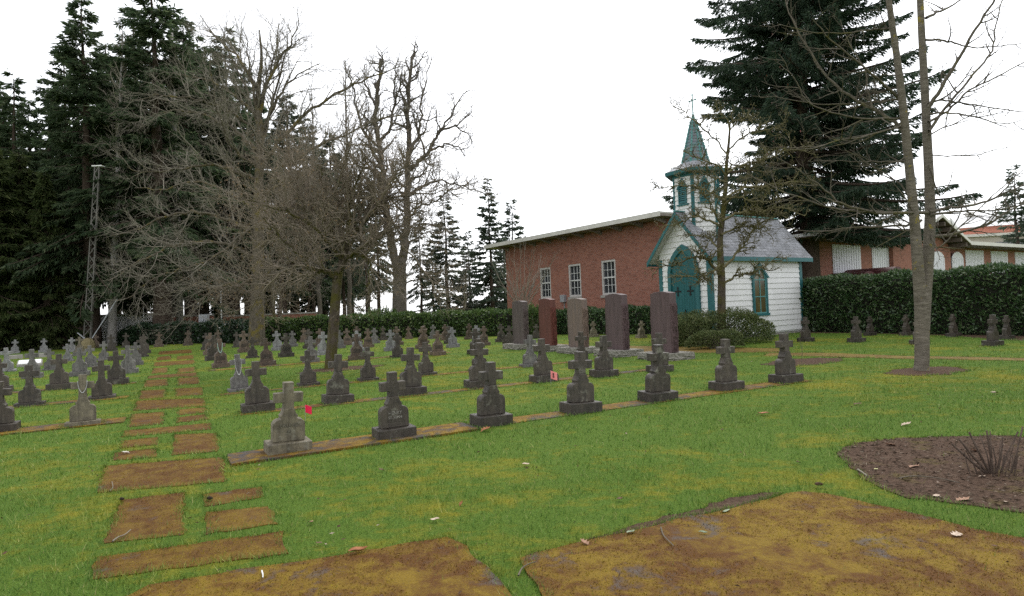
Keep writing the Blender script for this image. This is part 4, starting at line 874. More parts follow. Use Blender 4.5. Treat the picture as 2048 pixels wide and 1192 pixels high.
# ------------------------------------------------------------------ far left: shed, brick wall, cabinet, poles, lattice mast
sp_ = pt(242, 660, 50); sh = empty("shed", Vector((sp_.x, sp_.y, 0)), R(12)); hsh = pt(238, 630, 50).z
mb = MB(); mb.box((-2.1, 0, -.3), (1.9, 3, hsh)); mb.build("wall", M_WHITE, sh)
mb = MB()
for k in range(13): mb.box((-2.1, -.03 - .004 * (k % 2), .02 + k * .15), (1.9, -.003, .02 + k * .15 + .13))
mb.build("siding", M_WHITE, sh); MB().box((-2.3, -.2, hsh), (2.1, 3.2, hsh + .08)).build("roof", M_TIN, sh); tag(sh, "low white sided shed beyond the laurels at the left", "shed")
for k, (x0, x1, yt, Y, lab) in enumerate([(287, 424, 634, 52, "red brick wall with a dark cap behind the laurels left of the grey cabinet"), (446, 640, 631, 52, "red brick wall behind the hedge right of the grey cabinet")]):
    a, b = pt(x0, yt, Y), pt(x1, yt + .04 * (x0 - x1) * 0, Y); bw = empty("brick_wall", (a.x, Y, 0)); L = b.x - a.x
    MB().box((0, 0, -.5), (L, .3, a.z - .12)).build("wall_face", M_BRICKX, bw); MB().box((-.05, -.05, a.z - .12), (L + .05, .35, a.z)).build("cap", M_CONC, bw); tag(bw, lab, "brick wall")
c0 = pt(408, 637, 47); cbn = empty("cabinet", (c0.x, 47, 0)); MB().box((-.32, -.2, c0.z - .3), (.32, .2, c0.z + .32)).build("case", M_GREY, cbn, bevel=.02); MB().box((-.05, -.05, -.2), (.05, .05, c0.z - .3)).build("post", M_GREY, cbn); tag(cbn, "grey metal cabinet on a post in front of the brick wall", "cabinet")
def pole(x, y, Y, top, r0, r1, mat, name, lab, cat, arm=True):
    a = pt(x, y, Y); t_ = empty(name, (a.x, Y, -.2)); h = pt(x, top, Y).z
    mb = MB(); mb.lathe((0, 0, 0), [(r0, 0), (r1, h)], 10); mb.build("shaft", mat, t_, smooth=True)
    if arm: mb = MB(); mb.beam((-.9, 0, h - .6), (.9, 0, h - .6), .1, .12); mb.build("crossarm", mat, t_)
    tag(t_, lab, cat)
pole(360, 640, 48, 60, .27, .17, M_BARK_P, "utility_pole", "thick pale utility pole behind the laurels at the end of the path", "utility pole")
pole(805, 640, 52, 520, .13, .10, M_GREY, "metal_pole", "pale metal pole beside the broad bare tree trunk", "pole", False)
pole(443, 640, 50, 575, .05, .05, M_WHITE, "metal_pole", "thin white pole left of the big mossy tree trunk", "pole", False)
pole(287.5, 640, 49, 608, .04, .04, M_WHITE, "metal_pole", "short thin white pole by the corner of the white shed", "pole", False)
lm = empty("lattice_mast", pt(178, 690, 43)); lm.location.z = 0
top = pt(197, 333, 43) - lm.location; mb = MB()
def leg(k, f):
    w = .23 * (1 - f) + .15 * f; dx, dy = ((-w, -w), (w, -w), (0, w))[k]; return Vector((top.x * f + dx, dy + top.y * f, .3 + (top.z - .3) * f))
for k in range(3): mb.beam(leg(k, 0), leg(k, 1), .06, .06, (0, 1, 0))
mb.build("leg", simple("weathered_steel", (.10, .095, .085), (.16, .15, .135), 3, .6, .1), lm)
mb = MB(); n = 22
for i in range(n):
    for k in range(3):
        j = (k + 1) % 3; mb.beam(leg(k if i % 2 else j, i / n), leg(j if i % 2 else k, (i + 1) / n), .045, .045, (0, 1, .1))
mb.build("brace", simple("weathered_steel", (.10, .095, .085), (.16, .15, .135), 3, .6, .1), lm)
MB().box((top.x - .35, top.y - .2, top.z - .02), (top.x + .35, top.y + .2, top.z + .05)).build("head_plate", M_WHITE, lm); tag(lm, "leaning open lattice mast among the conifers at the left", "mast")
bl = empty("mast_footing", pt(176, 693, 42.2)); bl.location.z = 0
mb = MB(); mb.lathe((0, 0, -.1), [(.42, 0), (.45, .3), (.40, .55), (.28, .75), (.1, .82)], 9); mb.build("block", simple("mossy_block", (.16, .13, .06), (.25, .21, .12), 5, .9, .6), bl); mb = MB(); mb.beam((-.2, 0, .7), (-.75, .1, 1.1), .06, .06); mb.beam((.3, 0, .7), (1.9, .3, 3.3), .05, .05); mb.build("stay", M_GREY, bl); tag(bl, "mossy tan footing with stays at the foot of the lattice mast", "footing")
# ------------------------------------------------------------------ bare trees
def rv(r_): 
    while True:
        v = Vector((r_.uniform(-1, 1), r_.uniform(-1, 1), r_.uniform(-1, 1)))
        if .01 < v.length < 1: return v.normalized()
def smooth(pts, n):                          # Catmull-Rom through hand-placed points
    P = [pts[0] * 2 - pts[1]] + list(pts) + [pts[-1] * 2 - pts[-2]]; out = []
    for i in range(1, len(P) - 2):
        for k in range(n):
            t_ = k / n; a, b, c, d = P[i - 1], P[i], P[i + 1], P[i + 2]
            out.append(.5 * ((2 * b) + (c - a) * t_ + (2 * a - 5 * b + 4 * c - d) * t_ * t_ + (3 * b - a - 3 * c + d) * t_ ** 3))
    return out + [pts[-1]]
class Tree:
    def __init__(s, seed, cfg): s.r = random.Random(seed); s.c = cfg; s.big, s.mid, s.thin, s.tips = [], [], [], []
    def put(s, pts, rad):
        m_ = max(rad); (s.big if m_ > .055 else s.mid if m_ > .014 else s.thin).append(list(zip(pts, rad)))
    def limb(s, pts, r0, r1, lev=1, n=4, bare=.15, rough=.0, dens=1.0, keep=True):
        P = smooth(pts, n); N = len(P)
        if rough: P = [p + rv(s.r) * rough * min(1, k / 3) for k, p in enumerate(P)]
        rad = [r0 + (r1 - r0) * (k / (N - 1)) ** .85 for k in range(N)]
        s.put(P, rad); s.children(P, rad, lev, bare, dens); return P
    def children(s, P, rad, lev, bare=.15, dens=1.0):
        if lev >= len(s.c['n']): s.tips.append(P[-1]); return
        L = sum((P[k + 1] - P[k]).length for k in range(len(P) - 1)); r = s.r; c = s.c
        n = c['n'][lev] * L * dens; n = int(n) + (r.random() < n % 1)
        for q in range(n):
            f = bare + (1 - bare) * (q + r.random()) / max(n, 1); f = min(f, .999); x = f * (len(P) - 1); i = int(x)
            p = P[i].lerp(P[i + 1], x - i); t_ = (P[i + 1] - P[i]).normalized(); rr = rad[i]
            side = rv(r); side = (side - t_ * side.dot(t_)); side.z *= c.get('flat', [1] * 9)[lev]; side.normalize()
            a = R(c['ang'][lev] + r.gauss(0, 12)); d = (t_ * math.cos(a) + side * math.sin(a)).normalized()
            l = c['len'][lev] * r.uniform(.5, 1.25) * (1 - .45 * f)
            s.grow(p, d, l, min(rr * .6, c['rad'][lev]), lev)
    def grow(s, p, d, L, r0, lev):
        r = s.r; c = s.c; n = c['seg'][lev]; P = [p.copy()]; q = p.copy()
        for k in range(n):
            d = (d + rv(r) * c['wan'][lev] + Vector((0, 0, c['up'][lev]))).normalized(); q = q + d * (L / n); P.append(q.copy())
        rad = [max(.0022, r0 * (1 - .75 * k / n)) for k in range(n + 1)]
        s.put(P, rad); s.children(P, rad, lev + 1, .1)
    def build(s, name, label, matT, matC, base, thin=1.0, leaf=None, group=None):
        t_ = empty(name, base); off = -Vector(base)
        V, F = tubes(s.big, 9); me = npmesh("trunk", V + np.array(off), F); link("trunk", me, matT, t_, True)
        parts = []
        if s.mid: parts.append(tubes(s.mid, 5))
        if s.thin: parts.append(tubes([[(p, rr * thin) for p, rr in q] for q in s.thin], 3))
        if parts:
            V, F = join(parts); cr = link("crown", npmesh("crown", V + np.array(off), F), matC, t_, True)
        if leaf: leaf(s, t_, np.array(off), cr)
        tag(t_, label, "tree", group); return t_
def px3(lst, Y, dys=None):
    return [pt(x, y, Y + (dys[k] if dys else 0)) for k, (x, y) in enumerate(lst)]
def limbpx(T, lst, Y, dy, r0, r1, **k):
    n = len(lst); T.limb(px3(lst, Y, [dy * (q / (n - 1)) for q in range(n)]), r0, r1, **k)

# double trunk tree at right
c = dict(n=[0, 2.6, 5.5, 4.5], len=[0, .95, .42, .2], ang=[0, 48, 45, 40], seg=[0, 5, 4, 3], wan=[0, .16, .22, .25], up=[0, .05, .05, .05], rad=[0, .012, .006, .004], flat=[1, .6, .8, 1])
T = Tree(3, c); b = gp(1843, 741); Y = b.y
T.put(smooth([b + Vector((0, 0, -.1)), b + Vector((0, 0, .05)), pt(1844, 715, Y), pt(1844, 650, Y), pt(1845, 610, Y), pt(1846, 575, Y)], 4), [.235 - .095 * min(1, k / 5) ** .5 - (.05 if k > 18 else 0) for k in range(21)])
def plain(T, lst, Y, dy, r0, r1):
    P = smooth(px3(lst, Y, [dy * q / (len(lst) - 1) for q in range(len(lst))]), 4); N = len(P); T.put(P, [r0 + (r1 - r0) * k / (N - 1) for k in range(N)])
plain(T, [(1844, 660), (1841, 600), (1837, 545), (1832, 480), (1827, 420), (1818, 330), (1806, 215), (1796, 130), (1783, 40), (1770, -60), (1760, -160)], Y, -.25, .13, .042)
plain(T, [(1845, 660), (1849, 600), (1854, 540), (1859, 470), (1860, 400), (1855, 290), (1850, 190), (1843, 60), (1838, -60), (1834, -170)], Y, .3, .137, .05)
for lst, dy, r0, r1 in [
  ([(1858,424),(1900,416),(1950,410),(2000,390),(2060,366),(2130,345)],.8,.045,.012),([(1860,430),(1920,422),(1990,420),(2060,404)],-.6,.035,.010),
  ([(1860,474),(1910,466),(1970,450),(2020,420),(2070,390),(2130,340)],1.0,.042,.012),([(1862,472),(1869,484),(1877,496),(1905,470),(1950,425),(2000,380),(2060,330)],-.8,.026,.008),
  ([(1857,215),(1880,180),(1910,130),(1950,60),(1985,5),(2020,-60)],-.7,.055,.018),([(1858,262),(1900,205),(1945,150),(1984,102),(1992,50),(2010,-20)],.9,.04,.012),
  ([(1857,244),(1895,222),(1940,180),(1990,155),(2050,122),(2110,96)],1.2,.035,.010),([(1851,80),(1880,80),(1910,87),(1945,95),(2000,92),(2060,84)],-.9,.032,.008),
  ([(1857,208),(1877,201),(1910,204),(1950,209),(2040,222),(2110,228)],.7,.032,.009),([(1858,228),(1900,226),(1950,233),(2000,247),(2060,236)],-1.2,.026,.008),([(1852,36),(1880,22),(1905,10),(1960,-20)],.6,.04,.012),
  ([(1858,270),(1900,250),(1960,225),(2030,205)],.4,.02,.006),([(1857,330),(1880,390),(1900,360),(1915,320)],-.3,.014,.004),([(1860,310),(1930,312),(1990,300),(2050,287)],-.9,.018,.006),
  ([(1856,425),(1820,425),(1751,425),(1683,407),(1650,380),(1610,350),(1537,306)],-1.0,.050,.010),([(1836,427),(1760,424),(1683,419),(1594,393),(1522,362),(1453,322)],1.2,.045,.008),
  ([(1815,270),(1780,238),(1743,217),(1683,181),(1634,125),(1590,52),(1570,0)],.9,.055,.014),([(1805,205),(1770,170),(1731,137),(1663,81),(1626,36)],-1.0,.042,.010),
  ([(1803,198),(1760,202),(1723,207),(1634,209),(1562,195),(1505,193)],1.3,.034,.007),([(1790,56),(1755,58),(1723,62),(1634,66),(1554,48)],-.8,.032,.007),
  ([(1812,237),(1770,237),(1723,237),(1663,225),(1614,201),(1586,153),(1558,109)],-1.4,.034,.007),([(1818,322),(1760,323),(1700,322),(1622,322)],1.0,.028,.007),
  ([(1822,300),(1790,330),(1750,335),(1690,300)],-.6,.02,.006),([(1835,444),(1800,452),(1723,455),(1640,462),(1560,455)],1.4,.038,.008),([(1843,440),(1820,460),(1800,458),(1780,440)],-.4,.03,.008),
  ([(1812,250),(1740,270),(1680,280),(1600,300),(1520,290)],-1.6,.03,.006),([(1826,400),(1790,360),(1740,330),(1700,300)],.6,.024,.006),([(1745,217),(1735,180),(1728,135),(1700,90),(1680,40)],.3,.026,.007)]:
    limbpx(T, lst, Y, dy, r0 * .85, r1 * .9, bare=.10, rough=.018)
def redbuds(T, t_, off, cr):
    tips = T.tips; r = np.random.default_rng(4); P = np.array([tuple(p) for p in tips if p.x < 5.6 and p.z > 3.2]) + off
    P = P[r.random(len(P)) < .5]; V, F = leafquads(P, unit(r.normal(size=P.shape)), r.uniform(.02, .05, len(P)), .02, rng=r); link("buds", npmesh("buds", V, F), leafmat("red_buds", (.12, .03, .03), (.20, .05, .045)), cr)
T.build("double_trunk_tree", "bare double trunk tree with lichen spotted bark in a mulch ring at the right", M_BARK_R, bark("smooth_twig_bark", (.075, .065, .05), (.17, .15, .115), (.12, .11, .03), .6), b, 1.6, redbuds)

# mossy tree before the chapel
c = dict(n=[0, 5.6, 7.5, 7], len=[0, 1.0, .45, .18], ang=[0, 50, 55, 55], seg=[0, 6, 4, 3], wan=[0, .42, .55, .5], up=[0, .06, .07, .05], rad=[0, .035, .016, .008], flat=[1, .5, .7, 1])
T = Tree(5, c); Y = 23.0; b = pt(1444, 640, Y); b.z = 0
plain(T, [(1444, 690), (1443, 620), (1443, 560), (1441, 520), (1440, 480), (1446, 430), (1450, 385), (1453, 330), (1458, 280), (1460, 245)], Y, .3, .17, .03)
for lst, dy, r0 in [([(1441,553),(1425,530),(1405,516),(1380,515),(1345,530),(1305,538)],-.6,.07),([(1449,566),(1470,553),(1495,546),(1530,530),(1556,514)],-.3,.05),([(1447,535),(1470,512),(1490,487),(1505,460),(1530,440),(1570,425)],.4,.055),
   ([(1440,452),(1415,440),(1390,434),(1365,445),(1330,452)],.5,.05),([(1446,440),(1480,425),(1515,425),(1560,415),(1610,430)],-.6,.055),([(1450,400),(1420,385),(1385,372),(1345,372),(1300,380)],.4,.045),([(1450,395),(1490,375),(1540,372),(1590,360),(1640,372)],-.4,.05),
   ([(1452,350),(1430,330),(1400,318),(1370,300)],-.5,.04),([(1454,345),(1490,325),(1530,320),(1580,300),(1630,310)],.6,.045),([(1456,310),(1430,280),(1400,255),(1370,225),(1348,212)],.3,.035),([(1457,300),(1490,270),(1530,262),(1575,245)],-.4,.035),
   ([(1460,262),(1450,235),(1430,222)],-.2,.025),([(1460,260),(1480,240),(1505,232)],.2,.025),([(1442,500),(1425,482),(1405,470),(1370,474)],1.3,.05),([(1442,470),(1470,455),(1500,452),(1540,470)],1.6,.05),([(1444,455),(1430,430),(1415,400),(1402,375)],-1.5,.045),
   ([(1449,410),(1470,395),(1500,400),(1530,405)],-1.6,.045),([(1440,530),(1420,548),(1395,552),(1350,548)],-1.3,.05),([(1453,340),(1470,330),(1500,340),(1550,345)],1.5,.04),([(1452,365),(1430,355),(1400,345),(1355,338)],1.4,.04)]:
    limbpx(T, lst, Y, dy, r0, .012, bare=.2, rough=.05, n=4)
def mossclumps(T, t_, off, cr):
    r = np.random.default_rng(9); C = []
    for q in T.mid + T.big:
        for p, rr in q:
            if rr < .12 and r.random() < .55: C.append((p.x, p.y, p.z, rr))
    C = np.array(C); k = r.integers(2, 6, len(C)); C = np.repeat(C, k, 0); P = C[:, :3] + off + r.normal(size=(len(C), 3)) * .03 + np.array([0, 0, .015])
    V, F = leafquads(P, unit(r.normal(size=P.shape)), r.uniform(.035, .085, len(P)), r.uniform(.03, .06, len(P)), rng=r); link("moss_tufts", npmesh("moss_tufts", V, F), M_MOSSY, cr)
    tips = np.array([tuple(p) for p in T.tips]) + off; tips = tips[r.random(len(tips)) < .7]
    V, F = leafquads(tips, unit(r.normal(size=tips.shape)), r.uniform(.04, .09, len(tips)), .045, rng=r); link("buds", npmesh("buds", V, F), leafmat("olive_buds", (.09, .075, .03), (.15, .12, .05)), cr)
T.build("mossy_tree", "small mossy bare tree with level crooked branches in front of the chapel", M_BARK_M, M_TWIG_M, b, 2.3, mossclumps)

# crooked orchard tree in the middle of the rows
c = dict(n=[0, 4.6, 5.6, 5.6, 4], len=[0, 1.75, 1.0, .5, .22], ang=[0, 42, 40, 42, 40], seg=[0, 6, 5, 4, 3], wan=[0, .24, .24, .25, .3], up=[0, .09, .06, .03, 0], rad=[0, .035, .014, .006, .004])
T = Tree(8, c); b = gp(661, 737); Y = b.y
plain(T, [(659, 745), (661, 728), (664, 690), (668, 640), (671, 600), (674, 565), (677, 540)], Y, .1, .19, .14)
for lst, dy, r0 in [([(674,556),(655,545),(638,540),(622,536),(600,512),(560,470),(520,430)],-.7,.085),([(677,545),(684,520),(678,490),(664,460),(655,425),(648,380),(640,330)],.3,.10),([(682,535),(700,510),(714,505),(735,520),(740,545),(738,600)],-.9,.08),
   ([(684,520),(705,480),(722,450),(740,428),(765,430),(790,450),(803,490),(805,515)],.6,.085),([(722,450),(725,480),(745,490),(775,485),(800,478)],-.5,.055),([(690,500),(700,460),(700,410),(720,350),(740,310)],-.6,.07),([(664,460),(640,430),(605,400),(570,370),(540,340)],.8,.06),
   ([(740,430),(775,400),(820,390),(870,385),(930,375)],.8,.05),([(655,425),(670,380),(690,330),(690,290)],-1.2,.05),([(640,540),(600,530),(560,545),(500,560),(450,580)],1.0,.05),([(714,505),(760,470),(820,450),(870,470)],1.8,.05),([(678,490),(640,470),(590,455),(540,450),(480,455)],1.6,.055),
   ([(684,520),(650,480),(610,440),(560,420),(490,400)],-1.8,.06),([(722,450),(760,400),(790,350),(820,320)],-1.6,.055),([(700,460),(730,420),(770,380),(800,330)],1.9,.05),([(803,490),(830,520),(860,560),(870,600)],.6,.03),([(560,545),(530,580),(500,620)],.4,.03),([(655,440),(620,390),(600,340),(580,310)],-.3,.05)]:
    limbpx(T, lst, Y, dy, r0, .012, bare=.12, rough=.05)
def buds3(T, t_, off, cr):
    r = np.random.default_rng(2); P = np.array([tuple(p) for p in T.tips]) + off; P = P[r.random(len(P)) < .8]
    V, F = leafquads(P, unit(r.normal(size=P.shape) - np.array([0, 0, .4])), r.uniform(.03, .075, len(P)), .03, rng=r); link("buds", npmesh("buds", V, F), leafmat("brown_seed_heads", (.13, .075, .035), (.22, .14, .07)), cr)
    C = np.array([(p.x, p.y, p.z) for q in T.big for p, rr in q if rr < .13 and r.random() < .9]) + off; C = np.repeat(C, 14, 0); P = C + r.normal(size=C.shape) * .05
    V, F = leafquads(P, unit(r.normal(size=P.shape)), r.uniform(.03, .07, len(P)), .04, rng=r); link("moss_tufts", npmesh("moss_tufts", V, F), M_MOSSY, cr)
T.build("orchard_tree", "crooked twiggy bare tree with mossy limbs rising among the grave rows", M_BARK_M, M_TWIG_B, b, 1.7, buds3)

# tall bare tree left of centre with long sweeping limbs
c = dict(n=[0, 1.7, 2.6, 3.4, 3], len=[0, 3.2, 1.7, .85, .4], ang=[0, 40, 42, 45, 45], seg=[0, 8, 6, 4, 3], wan=[0, .20, .22, .28, .3], up=[0, .06, .04, .0, 0], rad=[0, .05, .022, .009, .005])
T = Tree(12, c); Y = 36.5; b = gp(514, 690); Y = b.y
plain(T, [(512, 705), (513, 680), (514, 640), (515, 580), (516, 480), (517, 380), (520, 270), (516, 190), (523, 120), (519, 60)], Y, 0, .56, .035)
for lst, dy, r0 in [([(512,360),(480,345),(430,330),(370,335),(310,345),(250,335)],-3,.13),([(511,470),(460,440),(400,425),(340,430),(280,455),(225,470)],-2.5,.13),([(512,520),(450,490),(380,485),(320,500),(265,530),(220,565)],-4,.12),([(511,420),(450,380),(390,365),(320,380),(270,375)],3,.11),
   ([(512,300),(470,260),(420,235),(360,220),(300,230)],2,.12),([(513,230),(470,190),(420,160),(360,150)],-2,.12),([(516,180),(480,120),(440,80),(400,30)],2,.11),([(519,345),(555,285),(610,230),(670,190),(740,155),(800,135)],-2,.15),([(520,300),(545,215),(585,160),(640,130)],2,.13),
   ([(518,420),(560,340),(620,300),(690,270),(770,235),(850,230)],2.5,.14),([(519,230),(540,150),(580,90),(600,40)],-1,.12),([(516,540),(490,560),(450,570),(400,600),(370,640)],-3,.07),([(516,500),(560,460),(620,430),(680,420)],-3,.08),([(514,590),(470,570),(430,560),(380,570),(320,600)],2,.07),([(518,210),(545,130),(556,50)],1,.1),([(517,240),(500,150),(490,60)],-1,.1),([(519,280),(550,190),(570,110),(580,60)],1.5,.1),([(519,260),(495,180),(460,110),(440,50)],2,.1),([(518,390),(600,350),(660,330),(720,330)],-3,.09),([(517,450),(580,400),(650,380),(720,390)],3,.09),
   ([(512,450),(470,480),(420,520),(360,540),(300,560),(250,600)],-5,.09),([(515,330),(480,310),(450,270),(430,200),(420,120)],-4,.10),([(515,560),(545,540),(600,545),(640,570)],2,.07),([(513,260),(450,220),(390,200),(330,190),(260,200)],-4,.09)]:
    limbpx(T, lst, Y, dy, r0, .02, bare=.1, rough=.10)
T.build("bare_tree", "tall bare tree with a thick mossy trunk and long sweeping limbs by the path", M_BARK_G, M_TWIG_P, b, 1.6)

# broad crooked double-stemmed tree behind the hedge
c = dict(n=[0, 1.6, 2.4, 3.0, 3], len=[0, 3.0, 1.5, .75, .4], ang=[0, 48, 50, 52, 50], seg=[0, 9, 7, 5, 3], wan=[0, .40, .42, .42, .4], up=[0, .10, .08, .05, .0], rad=[0, .12, .05, .022, .012])
T = Tree(21, c); Y = 49; b = pt(798, 640, Y); b.z = 0
plain(T, [(799, 690), (799, 640), (799, 590), (800, 545)], Y, 0, .64, .52)
limbpx(T, [(797,560),(786,500),(774,440),(768,390),(764,340),(757,290),(752,230),(756,170),(762,120)], Y, -1, .38, .10, bare=.3, rough=.12); limbpx(T, [(801,555),(809,490),(814,430),(817,370),(818,300),(816,230),(819,160),(826,105)], Y, 1.5, .38, .10, bare=.3, rough=.12)
for lst, dy, r0 in [([(816,340),(840,322),(862,300),(880,262),(905,225),(935,180)],-1.5,.22),([(818,300),(835,270),(842,230),(848,170),(865,115)],2,.16),([(766,360),(740,340),(715,330),(695,300),(690,250)],1,.18),([(762,330),(735,280),(715,230),(705,180),(700,140)],-2,.16),([(812,440),(840,415),(870,400),(900,380),(925,372)],-1,.12),
   ([(768,400),(745,420),(720,400),(700,380)],2,.12),([(816,390),(850,370),(885,362),(920,372),(950,378),(1005,410)],1,.10),([(757,290),(780,250),(790,200),(792,150),(795,108)],0,.15),([(756,220),(735,180),(730,130)],1,.12),([(817,220),(800,180),(805,130)],-1,.12),([(880,262),(910,250),(930,240),(945,215)],1,.10),
   ([(862,300),(890,290),(915,290),(930,310)],-2,.10),([(808,500),(835,470),(850,450),(890,460),(915,480)],1,.10),([(778,460),(750,470),(730,500),(700,510)],-1,.10),([(797,575),(830,560),(860,560),(900,590)],-2,.07)]:
    limbpx(T, lst, Y, dy, r0, .03, bare=.15, rough=.16)
T.build("broad_bare_tree", "broad crooked bare tree with two dark stems behind the hedge", M_BARK_B, M_TWIG_D, b, 2.0)

# many-stemmed young tree before the brick hall
c = dict(n=[0, 2.0, 3.5, 3], len=[0, 1.0, .5, .25], ang=[0, 24, 28, 30], seg=[0, 5, 4, 3], wan=[0, .10, .14, .2], up=[0, .10, .08, .05], rad=[0, .010, .006, .004])
T = Tree(31, c); Y = 32.5; b = pt(1048, 640, Y); b.z = 0
for k in range(13):
    x = 1048 + (k - 6) * 11 + T.r.uniform(-6, 6); yt = 482 + abs(k - 6) * 5 + T.r.uniform(-8, 22); x0 = 1044 + (k - 6) * 1.2
    limbpx(T, [(x0, 672), (x0 + (k - 6) * 1.0, 610), (.4 * x0 + .6 * x, 560), (x, yt)], Y, T.r.uniform(-1.6, 1.6), .028, .006, bare=.3, rough=.03)
T.big += T.mid[:13]; T.mid = T.mid[13:]
T.build("young_tree", "young many-stemmed bare tree fanning out in front of the brick hall", M_TWIG_P, M_TWIG_P, b, 1.5)
# pale slender bare trees beyond the hedge
c = dict(n=[0, 1.6, 2.6, 3], len=[0, 2.6, 1.2, .5], ang=[0, 38, 42, 45], seg=[0, 7, 5, 3], wan=[0, .2, .25, .3], up=[0, .12, .06, 0], rad=[0, .05, .02, .01])
for sd, x0, x1, yt, Y, r0, mt_, lab in [(41, 224, 245, 60, 45, .36, M_BARK_P, "pale barked tall tree standing before the white shed"), (42, 548, 535, 420, 44, .16, M_BARK_M, "slender leaning bare tree just right of the thick mossy trunk"), (43, 612, 640, 380, 56, .16, M_BARK_D, "slender bare tree behind the hedge left of the crooked orchard tree"),
                       (44, 740, 722, 420, 56, .14, M_BARK_D, "slender bare tree behind the hedge left of the broad double-stemmed tree"), (45, 473, 462, 300, 54, .20, M_BARK_D, "slim grey bare tree between the cabinet and the thick mossy trunk"), (46, 925, 935, 520, 52, .12, M_BARK_M, "small round bare tree behind the hedge below the pale conifers"), (48, 640, 622, 190, 52, .26, M_BARK_B, "bare tree whose fine twigs rise just right of the pointed conifer"), (49, 700, 690, 120, 55, .30, M_BARK_B, "tall fine twigged bare tree left of the broad double-stemmed tree"), (50, 560, 575, 230, 48, .20, M_BARK_D, "bare tree with brown twigs just right of the mossy trunk"), (47, 130, 150, 230, 58, .25, M_BARK_D, "twiggy brown bare tree among the conifers at the far left")]:
    T = Tree(sd, c); b = pt(x0, 650, Y); b.z = 0; bb = pt(x0, 700, Y); bb.z = -.1
    P = [bb] + [pt(x0 + (x1 - x0) * f, 650 + (yt - 650) * f, Y) for f in (.0, .2, .4, .6, .8, 1)]
    T.limb(P, r0, .03, bare=.3, rough=.06, dens=1.5)
    T.build("bare_tree", lab, mt_, M_TWIG_B if sd in (43, 47, 48, 49, 50) else M_TWIG_P, b, 1.6)

# ------------------------------------------------------------------ conifers
def conifer(seed, H, cb, Rm, step, nb, droop, SL, SW, per, power=.8, rt=.35, irr=(.55, 1.15), hang=.5, tipup=.3):
    r = random.Random(seed); g = np.random.default_rng(seed); br = []
    z = cb
    while z < H * .985:
        f = (z - cb) / (H - cb)
        for k in range(nb if f < .8 else max(3, nb - 1)):
            a = r.uniform(0, 2 * math.pi); L = max(.25, Rm * (1 - f) ** power * r.uniform(*irr)) * (.8 if f < .06 else 1)
            d0 = -droop * (1 - f) + .25 * f + r.uniform(-.12, .12); P = []
            n = 7
            for q in range(n + 1):
                t_ = q / n; hh = L * (d0 * t_ - .35 * droop * t_ * t_ + tipup * .5 * t_ ** 3)
                P.append(Vector((math.cos(a + .25 * t_ * math.sin(k + z)) * L * t_, math.sin(a + .25 * t_ * math.sin(k + z)) * L * t_, z + hh)))
            br.append((P, L))
        z += step * r.uniform(.7, 1.3) * (1 - .35 * f)
    bp = [[(p, max(.012, .018 * L * (1 - i / 8.5))) for i, p in enumerate(P)] for P, L in br]
    C, D, LL = [], [], []
    for P, L in br:
        A = np.array([tuple(p) for p in P]); m_ = max(4, int(per * L)); t_ = g.uniform(.12, 1, m_) ** .8; x = t_ * 6.999; i = x.astype(int); fr = (x - i)[:, None]
        pos = A[i] * (1 - fr) + A[i + 1] * fr; fw = unit(A[i + 1] - A[i]); sd = unit(np.cross(fw, [0, 0, 1.0])) * np.where(g.random(m_) < .5, 1, -1)[:, None]
        off = g.uniform(0, 1, m_)[:, None] * (.10 + .26 * L * (1 - t_) * t_ * 2.2)[:, None]
        pos = pos + sd * off + np.array([0, 0, -1]) * off * hang * .6 + g.normal(size=(m_, 3)) * .03
        C.append(pos); D.append(unit(fw * .7 + sd * g.uniform(.1, .9, (m_, 1)) + np.array([0, 0, -hang]) * g.uniform(.2, 1.3, (m_, 1)) + g.normal(size=(m_, 3)) * .22)); LL.append(np.full(m_, SL) * g.uniform(.6, 1.25, m_))
    C = np.concatenate(C); D = np.concatenate(D); LL = np.concatenate(LL)
    leaf = leafquads(C, D, LL, SW * LL / SL, rng=g)
    tr = [(Vector((0.06 * math.sin(q), .05 * math.cos(q * 1.7), H * q / 12 - .2)), rt * (1 - q / 12.3) + (.25 * rt if q == 0 else 0)) for q in range(13)]
    return npmesh("trunk", *tubes([tr], 10)), npmesh("crown", *leaf), npmesh("branches", *tubes(bp, 4))
KINDS = {'fir': conifer(1, 26, 5.0, 5.2, .50, 4, .55, .50, .12, 52, .75, .55), 'firb': conifer(2, 25, 7, 4.4, .58, 4, .7, .50, .12, 46, .7, .45),
         'cedar': conifer(3, 12, .4, 3.6, .24, 5, .42, .34, .085, 75, .85, .40, (.7, 1.1), .9), 'slim': conifer(4, 20, 5.5, 3.0, .60, 3, .6, .48, .11, 40, .8, .26, (.4, 1.2), .7),
         'pine': conifer(5, 15, 1.5, 3.3, .52, 4, .35, .50, .13, 38, .9, .25, (.5, 1.15), .45), 'spruce': conifer(6, 33, 5.6, 8.0, .38, 7, .24, .32, .07, 130, .62, .62, (.32, 1.15), .85, .35)}
def plant(kind, x, y, Y, sc, rot, mat, label, group=None, bk=None, sz=1.0, name="conifer_tree"):
    p = pt(x, y, Y); t_ = empty(name, (p.x, p.y, 0), rot); t_.scale = (sc * sz, sc * sz, sc)
    a, b, c_ = KINDS[kind]
    def mk(nm, me, m_, par):
        o = bpy.data.objects.new(nm, me); COL.objects.link(o); o.parent = par
        if not me.materials: me.materials.append(m_)
        o.material_slots[0].link = 'OBJECT'; o.material_slots[0].material = m_; return o
    tr = mk("trunk", a, bk or M_BARK_D, t_); cr = mk("crown", b, mat, t_); mk("branches", c_, bk or M_BARK_D, cr)
    for q in (a, c_): q.polygons.foreach_set("use_smooth", np.ones(len(q.polygons), bool))
    tag(t_, label, "tree", group)
G = "conifers beyond the graves"
